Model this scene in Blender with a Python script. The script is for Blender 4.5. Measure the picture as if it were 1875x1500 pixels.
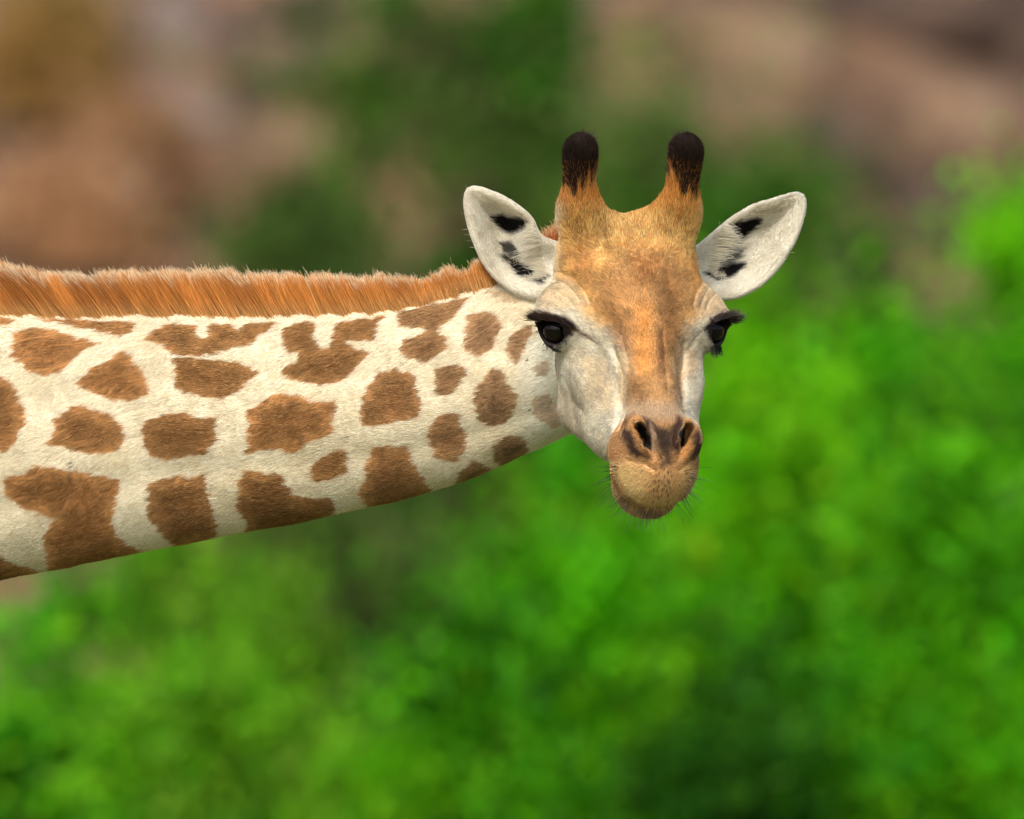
import bpy, math, random
import numpy as np

# ------------------------------------------------------------------ switches
DO_HAIR = True
DO_BG = True
VOXEL = 3.0

for o in list(bpy.data.objects):
    bpy.data.objects.remove(o, do_unlink=True)
scene = bpy.context.scene
rng = np.random.default_rng(7)
random.seed(7)

# ------------------------------------------------------------------ camera, light, exposure
S = 0.0011            # metres per modelling unit on the animal
CAM_Z = 3.0           # eye height of the photographer, about the height of the neck
DIST = 25.0           # camera to giraffe


def W(p):
    """modelling space (x right, y down, t towards the viewer) -> world metres"""
    p = np.asarray(p, dtype=np.float64)
    out = np.empty_like(p)
    out[..., 0] = (p[..., 0] - 937.5) * S
    out[..., 1] = -p[..., 2] * S
    out[..., 2] = CAM_Z + (750.0 - p[..., 1]) * S
    return out


cam_d = bpy.data.cameras.new('camera')
cam = bpy.data.objects.new('camera', cam_d)
scene.collection.objects.link(cam)
cam.location = (0, -DIST, CAM_Z)
cam.rotation_euler = (math.radians(90), 0, 0)
cam_d.sensor_width = 36.0
cam_d.lens = 36.0 * DIST / (1875 * S)
cam_d.clip_start = 0.5
cam_d.clip_end = 3000
cam_d.dof.use_dof = True
cam_d.dof.focus_distance = DIST - 0.03
cam_d.dof.aperture_fstop = 2.7
cam_d.dof.aperture_blades = 0
scene.camera = cam

SUN_EL, SUN_AZ = 46.0, 196.0      # degrees; azimuth is where the light comes from, 180 = behind the camera
world = bpy.data.worlds.new('World')
scene.world = world
world.use_nodes = True
wn = world.node_tree
sky = wn.nodes.new('ShaderNodeTexSky')
sky.sky_type = 'NISHITA'
sky.sun_disc = False
sky.sun_elevation = math.radians(SUN_EL)
sky.sun_rotation = math.radians(SUN_AZ)
sky.air_density = 1.0
sky.dust_density = 4.0
sky.ozone_density = 1.0
bg = wn.nodes['Background']
bg.inputs['Strength'].default_value = 0.12
wn.links.new(sky.outputs[0], bg.inputs['Color'])

sun_d = bpy.data.lights.new('sun', 'SUN')
sun = bpy.data.objects.new('sun', sun_d)
scene.collection.objects.link(sun)
sun_d.energy = 1.5
sun_d.angle = math.radians(22)
sun_d.color = (1.0, 0.96, 0.88)
# a sun lamp shines along its -Z
sun.rotation_euler = (math.radians(90 - SUN_EL), 0, math.radians(180 - SUN_AZ))
sun.location = (0, -10, 20)

scene.view_settings.view_transform = 'Standard'
scene.view_settings.look = 'None'
scene.view_settings.exposure = 0.8
scene.view_settings.gamma = 1.0
scene.view_settings.use_curve_mapping = False
scene.render.engine = 'CYCLES'
scene.cycles.use_denoising = True
scene.cycles.filter_width = 1.05
scene.cycles.max_bounces = 8
scene.cycles.transparent_max_bounces = 8
scene.cycles_curves.shape = 'RIBBONS'
scene.cycles_curves.subdivisions = 2


# ------------------------------------------------------------------ helpers
def srgb(r, g, b):
    c = np.array([r, g, b], dtype=np.float64) / 255.0
    return np.where(c <= 0.04045, c / 12.92, ((c + 0.055) / 1.055) ** 2.4)


def link(o, parent=None):
    scene.collection.objects.link(o)
    if parent is not None:
        o.parent = parent
    return o


def tag(o, label=None, cat=None, group=None, kind=None):
    if label: o['label'] = label
    if cat: o['category'] = cat
    if group: o['group'] = group
    if kind: o['kind'] = kind
    return o


def np_mesh(name, verts, faces, mat=None, smooth=True):
    """faces: (M,k) array"""
    faces = np.asarray(faces)
    me = bpy.data.meshes.new(name)
    me.vertices.add(len(verts))
    me.vertices.foreach_set('co', np.ascontiguousarray(verts, dtype=np.float32).ravel())
    k = faces.shape[1]
    me.loops.add(faces.size)
    me.loops.foreach_set('vertex_index', np.ascontiguousarray(faces, dtype=np.int32).ravel())
    me.polygons.add(len(faces))
    me.polygons.foreach_set('loop_start', np.arange(0, faces.size, k, dtype=np.int32))
    me.polygons.foreach_set('use_smooth', np.full(len(faces), smooth))
    if mat: me.materials.append(mat)
    me.update(calc_edges=True)
    me.validate()
    return me


def vattr(me, name, rgb):
    a = me.attributes.new(name, 'FLOAT_COLOR', 'POINT')
    c = np.ones((len(me.vertices), 4), dtype=np.float32)
    c[:, :3] = rgb
    a.data.foreach_set('color', c.ravel())


def new_mat(name):
    m = bpy.data.materials.new(name)
    m.use_nodes = True
    return m, m.node_tree, m.node_tree.nodes['Principled BSDF']


class Noise3:
    """cheap smooth value noise on numpy points"""
    def __init__(self, seed):
        self.t = np.random.default_rng(seed).random(4096).astype(np.float32)

    def h(self, i, j, k):
        return self.t[(i * 73856093 ^ j * 19349663 ^ k * 83492791) & 4095]

    def __call__(self, p):
        q = np.floor(p).astype(np.int64)
        f = (p - q).astype(np.float32)
        f = f * f * (3 - 2 * f)
        r = 0
        for a in (0, 1):
            wa = f[:, 0] if a else 1 - f[:, 0]
            for b in (0, 1):
                wb = f[:, 1] if b else 1 - f[:, 1]
                for c in (0, 1):
                    wc = f[:, 2] if c else 1 - f[:, 2]
                    r = r + wa * wb * wc * self.h(q[:, 0] + a, q[:, 1] + b, q[:, 2] + c)
        return r * 2 - 1


N1, N2, N3 = Noise3(1), Noise3(2), Noise3(3)


def smin(a, b, k):
    h = np.clip(0.5 + 0.5 * (b - a) / k, 0, 1)
    return b + (a - b) * h - k * h * (1 - h)


def smax(a, b, k):
    return -smin(-a, -b, k)


def ell(p, c, r):
    q = p - np.asarray(c, dtype=np.float32)
    r = np.asarray(r, dtype=np.float32)
    a = np.sqrt(((q / r) ** 2).sum(-1))
    b = np.sqrt(((q / (r * r)) ** 2).sum(-1)) + 1e-6
    return a * (a - 1) / b


def cone(p, a, b, ra, rb):
    a = np.asarray(a, dtype=np.float32); b = np.asarray(b, dtype=np.float32)
    ab = b - a
    h = np.clip(((p - a) @ ab) / (ab @ ab), 0, 1)
    return np.sqrt(((p - a - h[:, None] * ab) ** 2).sum(-1)) - (ra + (rb - ra) * h)


def poly_sd(x, y, pts):
    """signed distance to a 2D polygon, negative inside"""
    pts = np.asarray(pts, dtype=np.float32)
    d = np.full(x.shape, 1e12, dtype=np.float32)
    s = np.ones(x.shape, dtype=np.float32)
    n = len(pts)
    for i in range(n):
        ax, ay = pts[i]; bx, by = pts[i - 1]
        ex, ey = bx - ax, by - ay
        wx, wy = x - ax, y - ay
        h = np.clip((wx * ex + wy * ey) / (ex * ex + ey * ey + 1e-9), 0, 1)
        dx, dy = wx - ex * h, wy - ey * h
        d = np.minimum(d, dx * dx + dy * dy)
        c1 = y >= ay; c2 = y < by; c3 = ex * wy > ey * wx
        flip = (c1 & c2 & c3) | (~c1 & ~c2 & ~c3)
        s = np.where(flip, -s, s)
    return s * np.sqrt(d)


def sstep(a, b, x):
    t = np.clip((x - a) / (b - a), 0, 1)
    return t * t * (3 - 2 * t)

# ------------------------------------------------------------------ giraffe: shape as a distance field
HO = np.array([1159.0, 603.0, 0.0])
PITCH, YAW = math.radians(50), math.radians(12)
_sp, _cp, _sy, _cy = math.sin(PITCH), math.cos(PITCH), math.sin(YAW), math.cos(YAW)
HR = np.array([_cy, 0, -_sy])                      # lateral, to the animal's left
HF = np.array([_sp * _sy, _cp, _sp * _cy])         # along the face to the muzzle
HN = np.array([_cp * _sy, -_sp, _cp * _cy])        # out of the forehead
HM = np.stack([HR, HF, HN])                        # rows


def to_head(p):
    return ((p - HO) @ HM.T).astype(np.float32)


def from_head(q):
    return np.asarray(q, dtype=np.float64) @ HM + HO


EYE_R = 29.5
EYES = [np.array([s * 141.5, 0.0, -2.0]) for s in (-1, 1)]
EYE_DIR = [np.array([s * 0.45, 0.55, 0.70]) / np.linalg.norm([0.45, 0.55, 0.70]) for s in (-1, 1)]

EAR_POLYS = [
    [(862, 342), (880, 343), (905, 352), (930, 364), (955, 380), (972, 395), (980, 410), (986, 425), (997, 436), (1020, 444),
     (1060, 470), (1065, 515), (1045, 545), (985, 546), (960, 542), (935, 530), (910, 513), (890, 490), (875, 460), (861, 420), (852, 385), (853, 355)],
    [(1466, 348), (1445, 352), (1415, 363), (1385, 371), (1350, 392), (1325, 410), (1300, 434), (1280, 450), (1240, 470), (1240, 515),
     (1270, 545), (1320, 546), (1345, 546), (1370, 536), (1400, 519), (1428, 490), (1450, 455), (1466, 425), (1478, 388), (1480, 360)],
]


def chaikin(pts, n=2):
    p = np.asarray(pts, dtype=np.float64)
    for _ in range(n):
        q = np.roll(p, -1, 0)
        p = np.stack([p * .75 + q * .25, p * .25 + q * .75], 1).reshape(-1, 2)
    return p


EAR_POLYS = [chaikin(e, 2) for e in EAR_POLYS]
EAR_AX = [((1012, 500), (857, 345)), ((1285, 500), (1477, 352))]

NX = np.array([-900, -600, -300, 0, 200, 400, 600, 700, 800, 880, 960, 1020, 1080, 1140], dtype=np.float64)
NTOP = np.array([700, 640, 590, 560, 563, 563, 562, 556, 537, 512, 494, 500, 520, 560], dtype=np.float64)
NBOT = np.array([1420, 1260, 1140, 1062, 1022, 986, 946, 924, 895, 866, 832, 806, 775, 740], dtype=np.float64)
NTC = np.array([-260, -240, -225, -215, -210, -205, -200, -198, -196, -195, -195, -190, -180, -160], dtype=np.float64)
NWD = np.array([.62, .60, .58, .56, .56, .56, .57, .58, .60, .62, .64, .62, .55, .5], dtype=np.float64)


def spline(xq, xs, ys):
    """smooth cubic (Catmull-Rom / Hermite) through the samples"""
    m = np.gradient(ys, xs)
    i = np.clip(np.searchsorted(xs, xq) - 1, 0, len(xs) - 2)
    h = xs[i + 1] - xs[i]
    t = np.clip((xq - xs[i]) / h, 0, 1)
    t2, t3 = t * t, t * t * t
    return (2*t3 - 3*t2 + 1) * ys[i] + (t3 - 2*t2 + t) * h * m[i] + (-2*t3 + 3*t2) * ys[i+1] + (t3 - t2) * h * m[i+1]


def neck_params(x):
    top, bot = spline(x, NX, NTOP), spline(x, NX, NBOT)
    h = (bot - top) / 2
    return (top + bot) / 2, h, spline(x, NX, NTC), h * spline(x, NX, NWD)


def sd_neck(p):
    x = p[:, 0]
    cy, h, ct, w = neck_params(x)
    v = (p[:, 1] - cy)
    u = (p[:, 2] - ct)
    # narrower towards the crest, fuller in the lower half
    w = w * (1.0 + 0.16 * np.clip(v / h, -1, 1))
    a = np.sqrt((v / h) ** 2 + (u / w) ** 2)
    b = np.sqrt((v / (h * h)) ** 2 + (u / (w * w)) ** 2) + 1e-6
    d = a * (a - 1) / b
    d = np.where(a < 0.2, np.minimum(d, -0.5 * np.minimum(h, w)), d)
    # long neck muscles above, windpipe below, a shallow groove between them
    vn = v / h + .10 * np.sin(x / 210.0)
    near = sstep(0, .5, np.abs(u) / w)
    d = d + near * (4.0 * np.exp(-((vn - .48) / .12) ** 2) - 4.0 * np.exp(-((vn - .12) / .22) ** 2) + 3.5 * np.exp(-((vn + .30) / .10) ** 2))
    d = smax(d, x - 1110, 60)
    return smax(d, -880 - x, 20).astype(np.float32)


def sd_ear(p, k):
    x, y, t = p[:, 0], p[:, 1], p[:, 2]
    d2 = poly_sd(x, y, EAR_POLYS[k])
    (bx, by), (tx, ty) = EAR_AX[k]
    ax, ay = tx - bx, ty - by
    L = math.hypot(ax, ay)
    u = ((x - bx) * ax + (y - by) * ay) / (L * L)
    t_mid = (-120, -155)[k] + (-25, -45)[k] * u
    depth = 46 * sstep(-0.15, 0.35, u) * (1 - 0.55 * sstep(0.5, 1.0, u))
    cup = sstep(0, 1, np.clip(-d2 / 52.0, 0, 1))
    w0 = t_mid - depth * cup
    th = 5.5 + 4 * sstep(0.4, 0.0, u)
    d = smax(np.abs(t - w0) * 0.72 - th, d2 - 2.0, 7.0)
    return d.astype(np.float32)


def sd_head(p):
    q = to_head(p)
    m = q.copy(); m[:, 0] = np.abs(m[:, 0])        # mirrored half
    d = ell(q, (0, -105, 0), (124, 138, 104))                      # brain case
    d = smin(d, ell(q, (0, -130, 46), (100, 112, 64)), 40)         # frontal dome
    d = smin(d, ell(q, (0, -25, 22), (112, 130, 60)), 40)          # forehead
    d = smin(d, cone(m, (74, -120, 62), (94, -160, 128), 48, 29), 56)
    d = smin(d, cone(m, (94, -158, 130), (99, -208, 250), 31, 24), 36)   # ossicone
    d = smin(d, ell(m, (99, -206, 244), (23, 23, 36)), 20)
    d = smin(d, ell(q, (0, -158, 64), (112, 58, 48)), 30)
    d = smin(d, cone(m, (93, -168, 150), (46, -170, 98), 20, 30), 40)   # flare of the ossicones
    d = smin(d, ell(m, (120, -28, 12), (58, 72, 44)), 30)          # brow
    d = smin(d, ell(m, (78, 58, -56), (48, 110, 55)), 50)           # cheek bone
    d = smin(d, cone(q, (0, 30, 14), (0, 290, -14), 60, 47), 24)   # bridge of the nose
    d = smin(d, ell(m, (50, 130, -78), (46, 150, 56)), 24)         # side of the face
    d = smin(d, cone(m, (84, 58, -142), (50, 180, -100), 46, 44), 34)  # lower jaw
    d = smin(d, ell(m, (88, 0, -90), (40, 80, 62)), 30)            # chewing muscle
    e = EYES[1]; dr = EYE_DIR[1]
    d = smin(d, ell(m, e + dr * 1.5, (32.5, 38, 35)), 16)            # lids
    d = smin(d, cone(m, e + np.array([-16, -18, 34]), e + np.array([24, -14, 24]), 6, 9), 14)
    d = smin(d, cone(m, e + np.array([24, -14, 24]), e + np.array([36, 12, 6]), 9, 5), 12)
    mz = ell(q, (-8, 304, -42), (80, 84, 74))                        # muzzle
    mz = smin(mz, ell(q, (-9, 336, -64), (73, 56, 60)), 22)
    lip = ell(q, (-12, 304, -110), (62, 76, 51))
    mz = smin(mz, lip, 10)
    d = smin(d, mz, 22)
    # nostril wings and openings
    d = smin(d, ell(m, (37, 318, 8), (34, 45, 35)), 16)
    A = np.array([50.0, 324, 48]); B = np.array([24.0, 368, 8]); c = np.array([0, .76, .64])
    cut = cone(m, A, B, 13, 9)
    cut = smin(cut, cone(m, A * .8 + B * .2 - c * 22, A * .35 + B * .65 - c * 26, 13, 12), 10)
    cut = smin(cut, cone(m, A * .7 + B * .3 - c * 40, A * .45 + B * .55 - c * 50, 12, 12), 10)
    d = smax(d, -cut, 7)
    d = smax(d, -ell(m, e + dr * 23 + np.array([0, 2.5, -3.5]), (31, 31, 25)), 4)             # opening of the lids
    return d


def sd_body(p):
    p = np.asarray(p, dtype=np.float32)
    d = np.full(len(p), 1e3, dtype=np.float32)
    far = p[:, 0] < 1250
    d[far] = sd_neck(p[far].astype(np.float64))
    hm = (p[:, 0] > 780)
    if hm.any():
        ph = p[hm]
        h = sd_head(ph)
        for k in (0, 1):
            lo_, hi_ = EAR_POLYS[k].min(0) - 35, EAR_POLYS[k].max(0) + 35
            bb = (ph[:, 0] > lo_[0]) & (ph[:, 0] < hi_[0]) & (ph[:, 1] > lo_[1]) & (ph[:, 1] < hi_[1])
            if bb.any():
                h[bb] = smin(h[bb], sd_ear(ph[bb], k), 14)
        d[hm] = smin(d[hm], h, 18)
    return d


def surface_nets(fn, lo, hi, vox, block=8):
    lo = np.asarray(lo, dtype=np.float64)
    nb = np.ceil((np.asarray(hi) - lo) / (vox * block)).astype(int)
    n = nb * block + 1
    # coarse pass: which blocks can hold the surface
    c = [lo[i] + (np.arange(nb[i]) + 0.5) * vox * block for i in range(3)]
    g = np.stack(np.meshgrid(*c, indexing='ij'), -1).reshape(-1, 3)
    gv = fn(g)
    act = np.abs(gv) < vox * block * 1.3
    sgn = gv < 0
    vals = np.ones(n, dtype=np.float32)
    bi = np.stack(np.unravel_index(np.arange(len(g)), nb), -1)
    # inside blocks are filled with a negative value
    for b in bi[~act & sgn]:
        x, y, z = b * block
        vals[x:x+block+1, y:y+block+1, z:z+block+1] = -1
    ab = bi[act] * block
    off = np.stack(np.meshgrid(*[np.arange(block + 1)] * 3, indexing='ij'), -1).reshape(-1, 3)
    CH = 400
    for i in range(0, len(ab), CH):
        idx = (ab[i:i+CH, None, :] + off[None]).reshape(-1, 3)
        vals[idx[:, 0], idx[:, 1], idx[:, 2]] = fn(lo + idx * vox)
    s = vals < 0
    m = n - 1
    cnt = np.zeros(m, dtype=np.uint8)
    for a in (0, 1):
        for b in (0, 1):
            for c_ in (0, 1):
                cnt += s[a:a+m[0], b:b+m[1], c_:c_+m[2]]
    cells = np.stack(np.nonzero((cnt > 0) & (cnt < 8)), -1)
    ids = np.full(m, -1, dtype=np.int32)
    ids[cells[:, 0], cells[:, 1], cells[:, 2]] = np.arange(len(cells))
    acc = np.zeros((len(cells), 3)); num = np.zeros(len(cells))
    corners = [(a, b, c_) for a in (0, 1) for b in (0, 1) for c_ in (0, 1)]
    for ax in range(3):
        for co in corners:
            if co[ax]: continue
            c1 = list(co); c1[ax] = 1
            v0 = vals[cells[:, 0] + co[0], cells[:, 1] + co[1], cells[:, 2] + co[2]]
            v1 = vals[cells[:, 0] + c1[0], cells[:, 1] + c1[1], cells[:, 2] + c1[2]]
            cr = (v0 < 0) != (v1 < 0)
            t = np.where(cr, v0 / np.where(v0 == v1, 1, v0 - v1), 0)
            pt = np.array(co, dtype=np.float64)[None] + 0
            pt = np.repeat(pt, len(cells), 0); pt[:, ax] += t
            acc += pt * cr[:, None]; num += cr
    V = lo + (cells + acc / num[:, None]) * vox
    F = []
    for ax in range(3):
        sl0 = [slice(None)] * 3; sl1 = [slice(None)] * 3
        sl0[ax] = slice(0, -1); sl1[ax] = slice(1, None)
        ch = s[tuple(sl0)] != s[tuple(sl1)]
        e = np.stack(np.nonzero(ch), -1)
        a1, a2 = (ax + 1) % 3, (ax + 2) % 3
        ok = (e[:, a1] > 0) & (e[:, a2] > 0) & (e[:, a1] < m[a1]) & (e[:, a2] < m[a2])
        e = e[ok]
        def cid(d1, d2):
            q = e.copy(); q[:, a1] += d1; q[:, a2] += d2
            return ids[q[:, 0], q[:, 1], q[:, 2]]
        quad = np.stack([cid(-1, -1), cid(0, -1), cid(0, 0), cid(-1, 0)], -1)
        inside = s[e[:, 0], e[:, 1], e[:, 2]]
        quad = np.where(inside[:, None], quad, quad[:, ::-1])
        F.append(quad)
    return V, np.concatenate(F)


def grad(fn, P, e=1.0):
    g = np.empty((len(P), 3), dtype=np.float64)
    for a in range(3):
        d = np.zeros(3); d[a] = e
        g[:, a] = (fn(P + d) - fn(P - d)) / (2 * e)
    return g


def sd_rest(p):
    """shoulders, trunk and legs beyond the left edge of the picture"""
    d = sd_neck(p.astype(np.float64))
    p = p.astype(np.float32)
    d = smin(d, ell(p, (-1330, 1290, -250), (560, 430, 300)), 150)
    d = smin(d, cone(p, (-1020, 1120, -250), (-1250, 1000, -250), 300, 260), 120)
    for t in (-1, 1):
        for x0, x1 in ((-1030, -1050), (-1690, -1740)):
            d = smin(d, cone(p, (x0, 1480, -250 + t * 130), (x1, 2380, -250 + t * 120), 150, 66), 60)
            d = smin(d, cone(p, (x1, 2380, -250 + t * 120), (x1 - 15, 3330, -250 + t * 118), 62, 46), 30)
            d = smin(d, cone(p, (x1 - 15, 3360, -250 + t * 118), (x1 + 10, 3420, -250 + t * 118), 56, 60), 20)
    d = smin(d, cone(p, (-1860, 1250, -250), (-1950, 2000, -250), 40, 18), 30)
    return smax(d, p[:, 0] + 250, 2).astype(np.float32)


import time as _time
_t0 = _time.time()
BV, BF = surface_nets(sd_body, (-260, 215, -460), (1500, 1180, 330), VOXEL)
for _ in range(2):
    g = grad(sd_body, BV)
    n2 = (g * g).sum(-1) + 1e-6
    BV = BV - g * np.clip(sd_body(BV) / n2, -3, 3)[:, None] * 0.8
BN = grad(sd_body, BV); BN /= np.linalg.norm(BN, axis=1)[:, None] + 1e-9
RV, RF = surface_nets(sd_rest, (-2100, 600, -700), (-200, 3520, 200), 18)
RNm = grad(sd_rest, RV, 2.0); RNm /= np.linalg.norm(RNm, axis=1)[:, None] + 1e-9
BF = np.concatenate([BF, RF + len(BV)]); BV = np.concatenate([BV, RV]); BN = np.concatenate([BN, RNm])
print('body mesh', len(BV), len(BF), round(_time.time() - _t0, 1), 's')
# ------------------------------------------------------------------ skin folds pressed into the surface
def drop(x, y, t0=420.0):
    """depth of the first surface met when looking along the view axis at x, y"""
    P = np.stack([x, y, np.full_like(x, t0)], -1).astype(np.float64)
    for _ in range(70):
        P[:, 2] -= np.clip(sd_body(P) * 0.7, -8, 60)
    return P[:, 2]


def line_sd(x, y, pts):
    d = np.full(x.shape, 1e9)
    for (ax, ay), (bx, by) in zip(pts[:-1], pts[1:]):
        ex, ey = bx - ax, by - ay
        h = np.clip(((x - ax) * ex + (y - ay) * ey) / (ex * ex + ey * ey), 0, 1)
        d = np.minimum(d, np.hypot(x - ax - ex * h, y - ay - ey * h))
    return d


FOLDS = [  # (depth, width, polyline)
    (5.0, 3.5, [(1114, 850), (1130, 882), (1154, 908), (1184, 925), (1214, 929), (1244, 921), (1262, 905)]),
    (4.0, 3.5, [(1008, 512), (1030, 516), (1050, 530), (1063, 550)]),
    (3.5, 3.5, [(1028, 502), (1052, 512), (1072, 532), (1082, 556)]),
    (3.0, 3.0, [(994, 540), (1020, 534), (1042, 546), (1054, 566)]),
    (3.5, 3.5, [(1322, 516), (1304, 522), (1290, 538), (1282, 560)]),
    (3.0, 3.5, [(1304, 506), (1286, 518), (1274, 536), (1268, 560)]),
    (3.0, 3.0, [(1330, 540), (1312, 536), (1298, 550), (1290, 570)]),
    (3.0, 4.0, [(1050, 606), (1072, 618), (1094, 634)]),
    (2.5, 4.0, [(1286, 606), (1270, 622), (1262, 640)]),
    (7.0, 7.0, [(1122, 640), (1136, 685), (1138, 740), (1130, 785)]),
    (5.0, 7.0, [(1252, 630), (1246, 690), (1250, 745)]),
    (2.5, 5.0, [(1030, 690), (1044, 730), (1052, 770)]),
    (2.5, 5.0, [(1052, 735), (1072, 760), (1080, 790)]),
    (2.0, 4.0, [(1150, 842), (1176, 846), (1196, 858)]),
    (2.0, 4.0, [(1262, 842), (1250, 850), (1240, 858)]),
    (2.5, 4.0, [(1016, 500), (1040, 500), (1066, 514)]),
    (2.5, 4.0, [(1140, 620), (1150, 660), (1148, 700)]),
    (3.0, 4.0, [(1212, 610), (1216, 660), (1220, 720)]),
]
front = BN[:, 2] > 0.05
for dep, wd, pl in FOLDS:
    d = line_sd(BV[:, 0], BV[:, 1], pl)
    k = front & (d < wd * 3) & (BV[:, 2] > -140)
    BV[k] -= BN[k] * (dep * np.exp(-(d[k] / wd) ** 2))[:, None]
# crinkled skin of the forehead, light unevenness elsewhere
hq = to_head(BV)
fore = sstep(40, -60, hq[:, 1]) * sstep(60, 90, hq[:, 2]) * sstep(985, 1010, BV[:, 0])
cr = np.abs(N1(BV / 9.0)) * 2.2 + np.abs(N2(BV / 5.0)) * 1.2
BV += BN * (-(cr * fore) + N3(BV / 30.0) * 1.2 + N2(BV / 110.0) * 4.5 * sstep(980, 860, BV[:, 0]))[:, None]

# ------------------------------------------------------------------ coat colours
def crop6(p): return [(x / 2.344, 440 + y / 2.344) for x, y in p]
def crop7(p): return [(450 + x / 2.678, 440 + y / 2.678) for x, y in p]

SPOTS = [crop6(p) for p in [
    [(60,390),(160,372),(250,385),(330,412),(440,440),(370,455),(320,500),(270,555),(190,578),(130,555),(90,515),(45,495),(55,440)],
    [(150,335),(300,335),(450,345),(570,345),(590,360),(550,390),(520,408),(440,385),(330,368),(240,352)],
    [(620,425),(670,375),(740,352),(850,358),(840,400),(870,430),(900,400),(890,365),(940,350),(1000,360),(1030,385),(1060,352),(1172,345),(1200,350),(1150,385),(1110,410),(1090,440),(1000,455),(960,480),(900,490),(820,490),(750,480),(700,440)],
    [(325,605),(400,550),(470,500),(520,468),(575,485),(570,515),(610,560),(640,610),(650,660),(590,685),(500,680),(430,655),(370,635)],
    [(750,505),(850,500),(950,515),(1030,525),(1080,545),(1110,570),(1070,605),(1030,650),(960,680),(880,670),(800,655),(750,630),(760,560)],
    [(-90,570),(20,580),(60,620),(80,670),(110,720),(115,780),(80,830),(70,870),(20,905),(-90,920)],
    [(240,760),(300,720),(340,705),(420,730),(480,745),(520,785),(540,830),(530,890),(450,915),(350,905),(280,880),(195,870),(230,845)],
    [(615,800),(650,765),(720,740),(800,745),(850,765),(945,760),(930,800),(940,850),(915,890),(880,920),(790,925),(720,940),(660,915),(625,870)],
    [(20,1015),(110,1000),(160,958),(240,970),(320,990),(420,1005),(525,1020),(515,1080),(495,1150),(490,1210),(510,1270),(560,1310),(640,1350),(620,1450),(350,1500),(200,1500),(205,1360),(190,1270),(240,1195),(160,1165),(90,1140),(50,1110),(25,1060)],
    [(640,1045),(750,1010),(840,1015),(890,1005),(905,1080),(915,1150),(935,1200),(935,1270),(860,1300),(760,1320),(710,1280),(680,1230),(640,1180)],
    [(-90,1340),(30,1370),(90,1400),(170,1425),(160,1500),(60,1560),(-90,1590)],
    [(-90,325),(30,330),(60,345),(20,365),(-90,370)],
]] + [crop7(p) for p in [
    [(175,450),(215,410),(290,395),(345,400),(345,460),(370,520),(410,525),(430,480),(445,410),(520,385),(610,375),(690,355),(660,410),(640,480),(570,490),(500,485),(520,515),(620,545),(560,600),(540,640),(470,690),(380,700),(300,690),(230,670),(185,650),(200,610),(250,590),(270,545),(210,540)],
    [(15,840),(80,800),(140,745),(230,745),(300,770),(360,790),(455,780),(460,830),(435,880),(440,940),(350,975),(250,1040),(180,1020),(100,1025),(10,1050),(25,950)],
    [(590,740),(630,680),(660,640),(740,625),(810,640),(850,680),(855,740),(875,800),(865,860),(830,880),(740,890),(640,915),(585,910),(575,840)],
    [(750,370),(770,345),(900,315),(1000,290),(1110,260),(1080,320),(1050,340),(1030,380),(950,430),(990,460),(1005,510),(950,570),(890,595),(830,575),(790,550),(755,525),(780,490),(840,470),(910,440),(880,425),(770,425)],
    [(1105,370),(1140,340),(1200,335),(1240,360),(1265,420),(1245,480),(1210,540),(1140,555),(1090,530),(1085,450)],
    [(935,690),(950,620),(1010,600),(1080,615),(1100,650),(1060,700),(1040,740),(970,760),(945,740)],
    [(1135,780),(1160,700),(1220,625),(1290,650),(1300,700),(1350,750),(1330,830),(1300,890),(1230,920),(1160,890),(1145,840)],
    [(905,950),(950,870),(1000,840),(1055,850),(1070,900),(1100,960),(1090,1030),(1050,1075),(990,1090),(940,1060),(920,1010)],
    [(330,1110),(370,1070),(440,1035),(500,1030),(515,1080),(500,1150),(440,1175),(370,1190),(325,1165)],
    [(640,1010),(740,1010),(810,1005),(830,1080),(870,1150),(910,1200),(970,1260),(960,1330),(800,1400),(650,1440),(600,1290),(565,1250),(600,1180),(600,1100)],
    [(1040,1180),(1090,1110),(1130,1075),(1180,1095),(1240,1125),(1240,1190),(1180,1260),(1100,1290),(1000,1260)],
    [(1230,1010),(1290,960),(1360,955),(1395,980),(1400,1030),(1370,1080),(1300,1120),(1240,1080)],
    [(1320,460),(1370,420),(1425,400),(1410,460),(1380,530),(1345,605),(1310,570),(1295,520)],
    [(1415,630),(1450,590),(1500,590),(1505,650),(1450,665)],
    [(1420,760),(1500,740),(1530,780),(1560,900),(1530,920),(1470,890),(1430,850)],
    [(1180,240),(1280,230),(1380,290),(1340,310),(1290,290),(1240,265)],
]] + [
    [(452,862),(440,880),(441,905),(438,935),(456,960),(452,978),(465,1020),(530,1010),(600,990),(622,960),(612,945),(621,930),(610,912),(577,912),(540,908),(525,885),(521,866),(487,866)],
]
PALE = {25, 26, 27}

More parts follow.
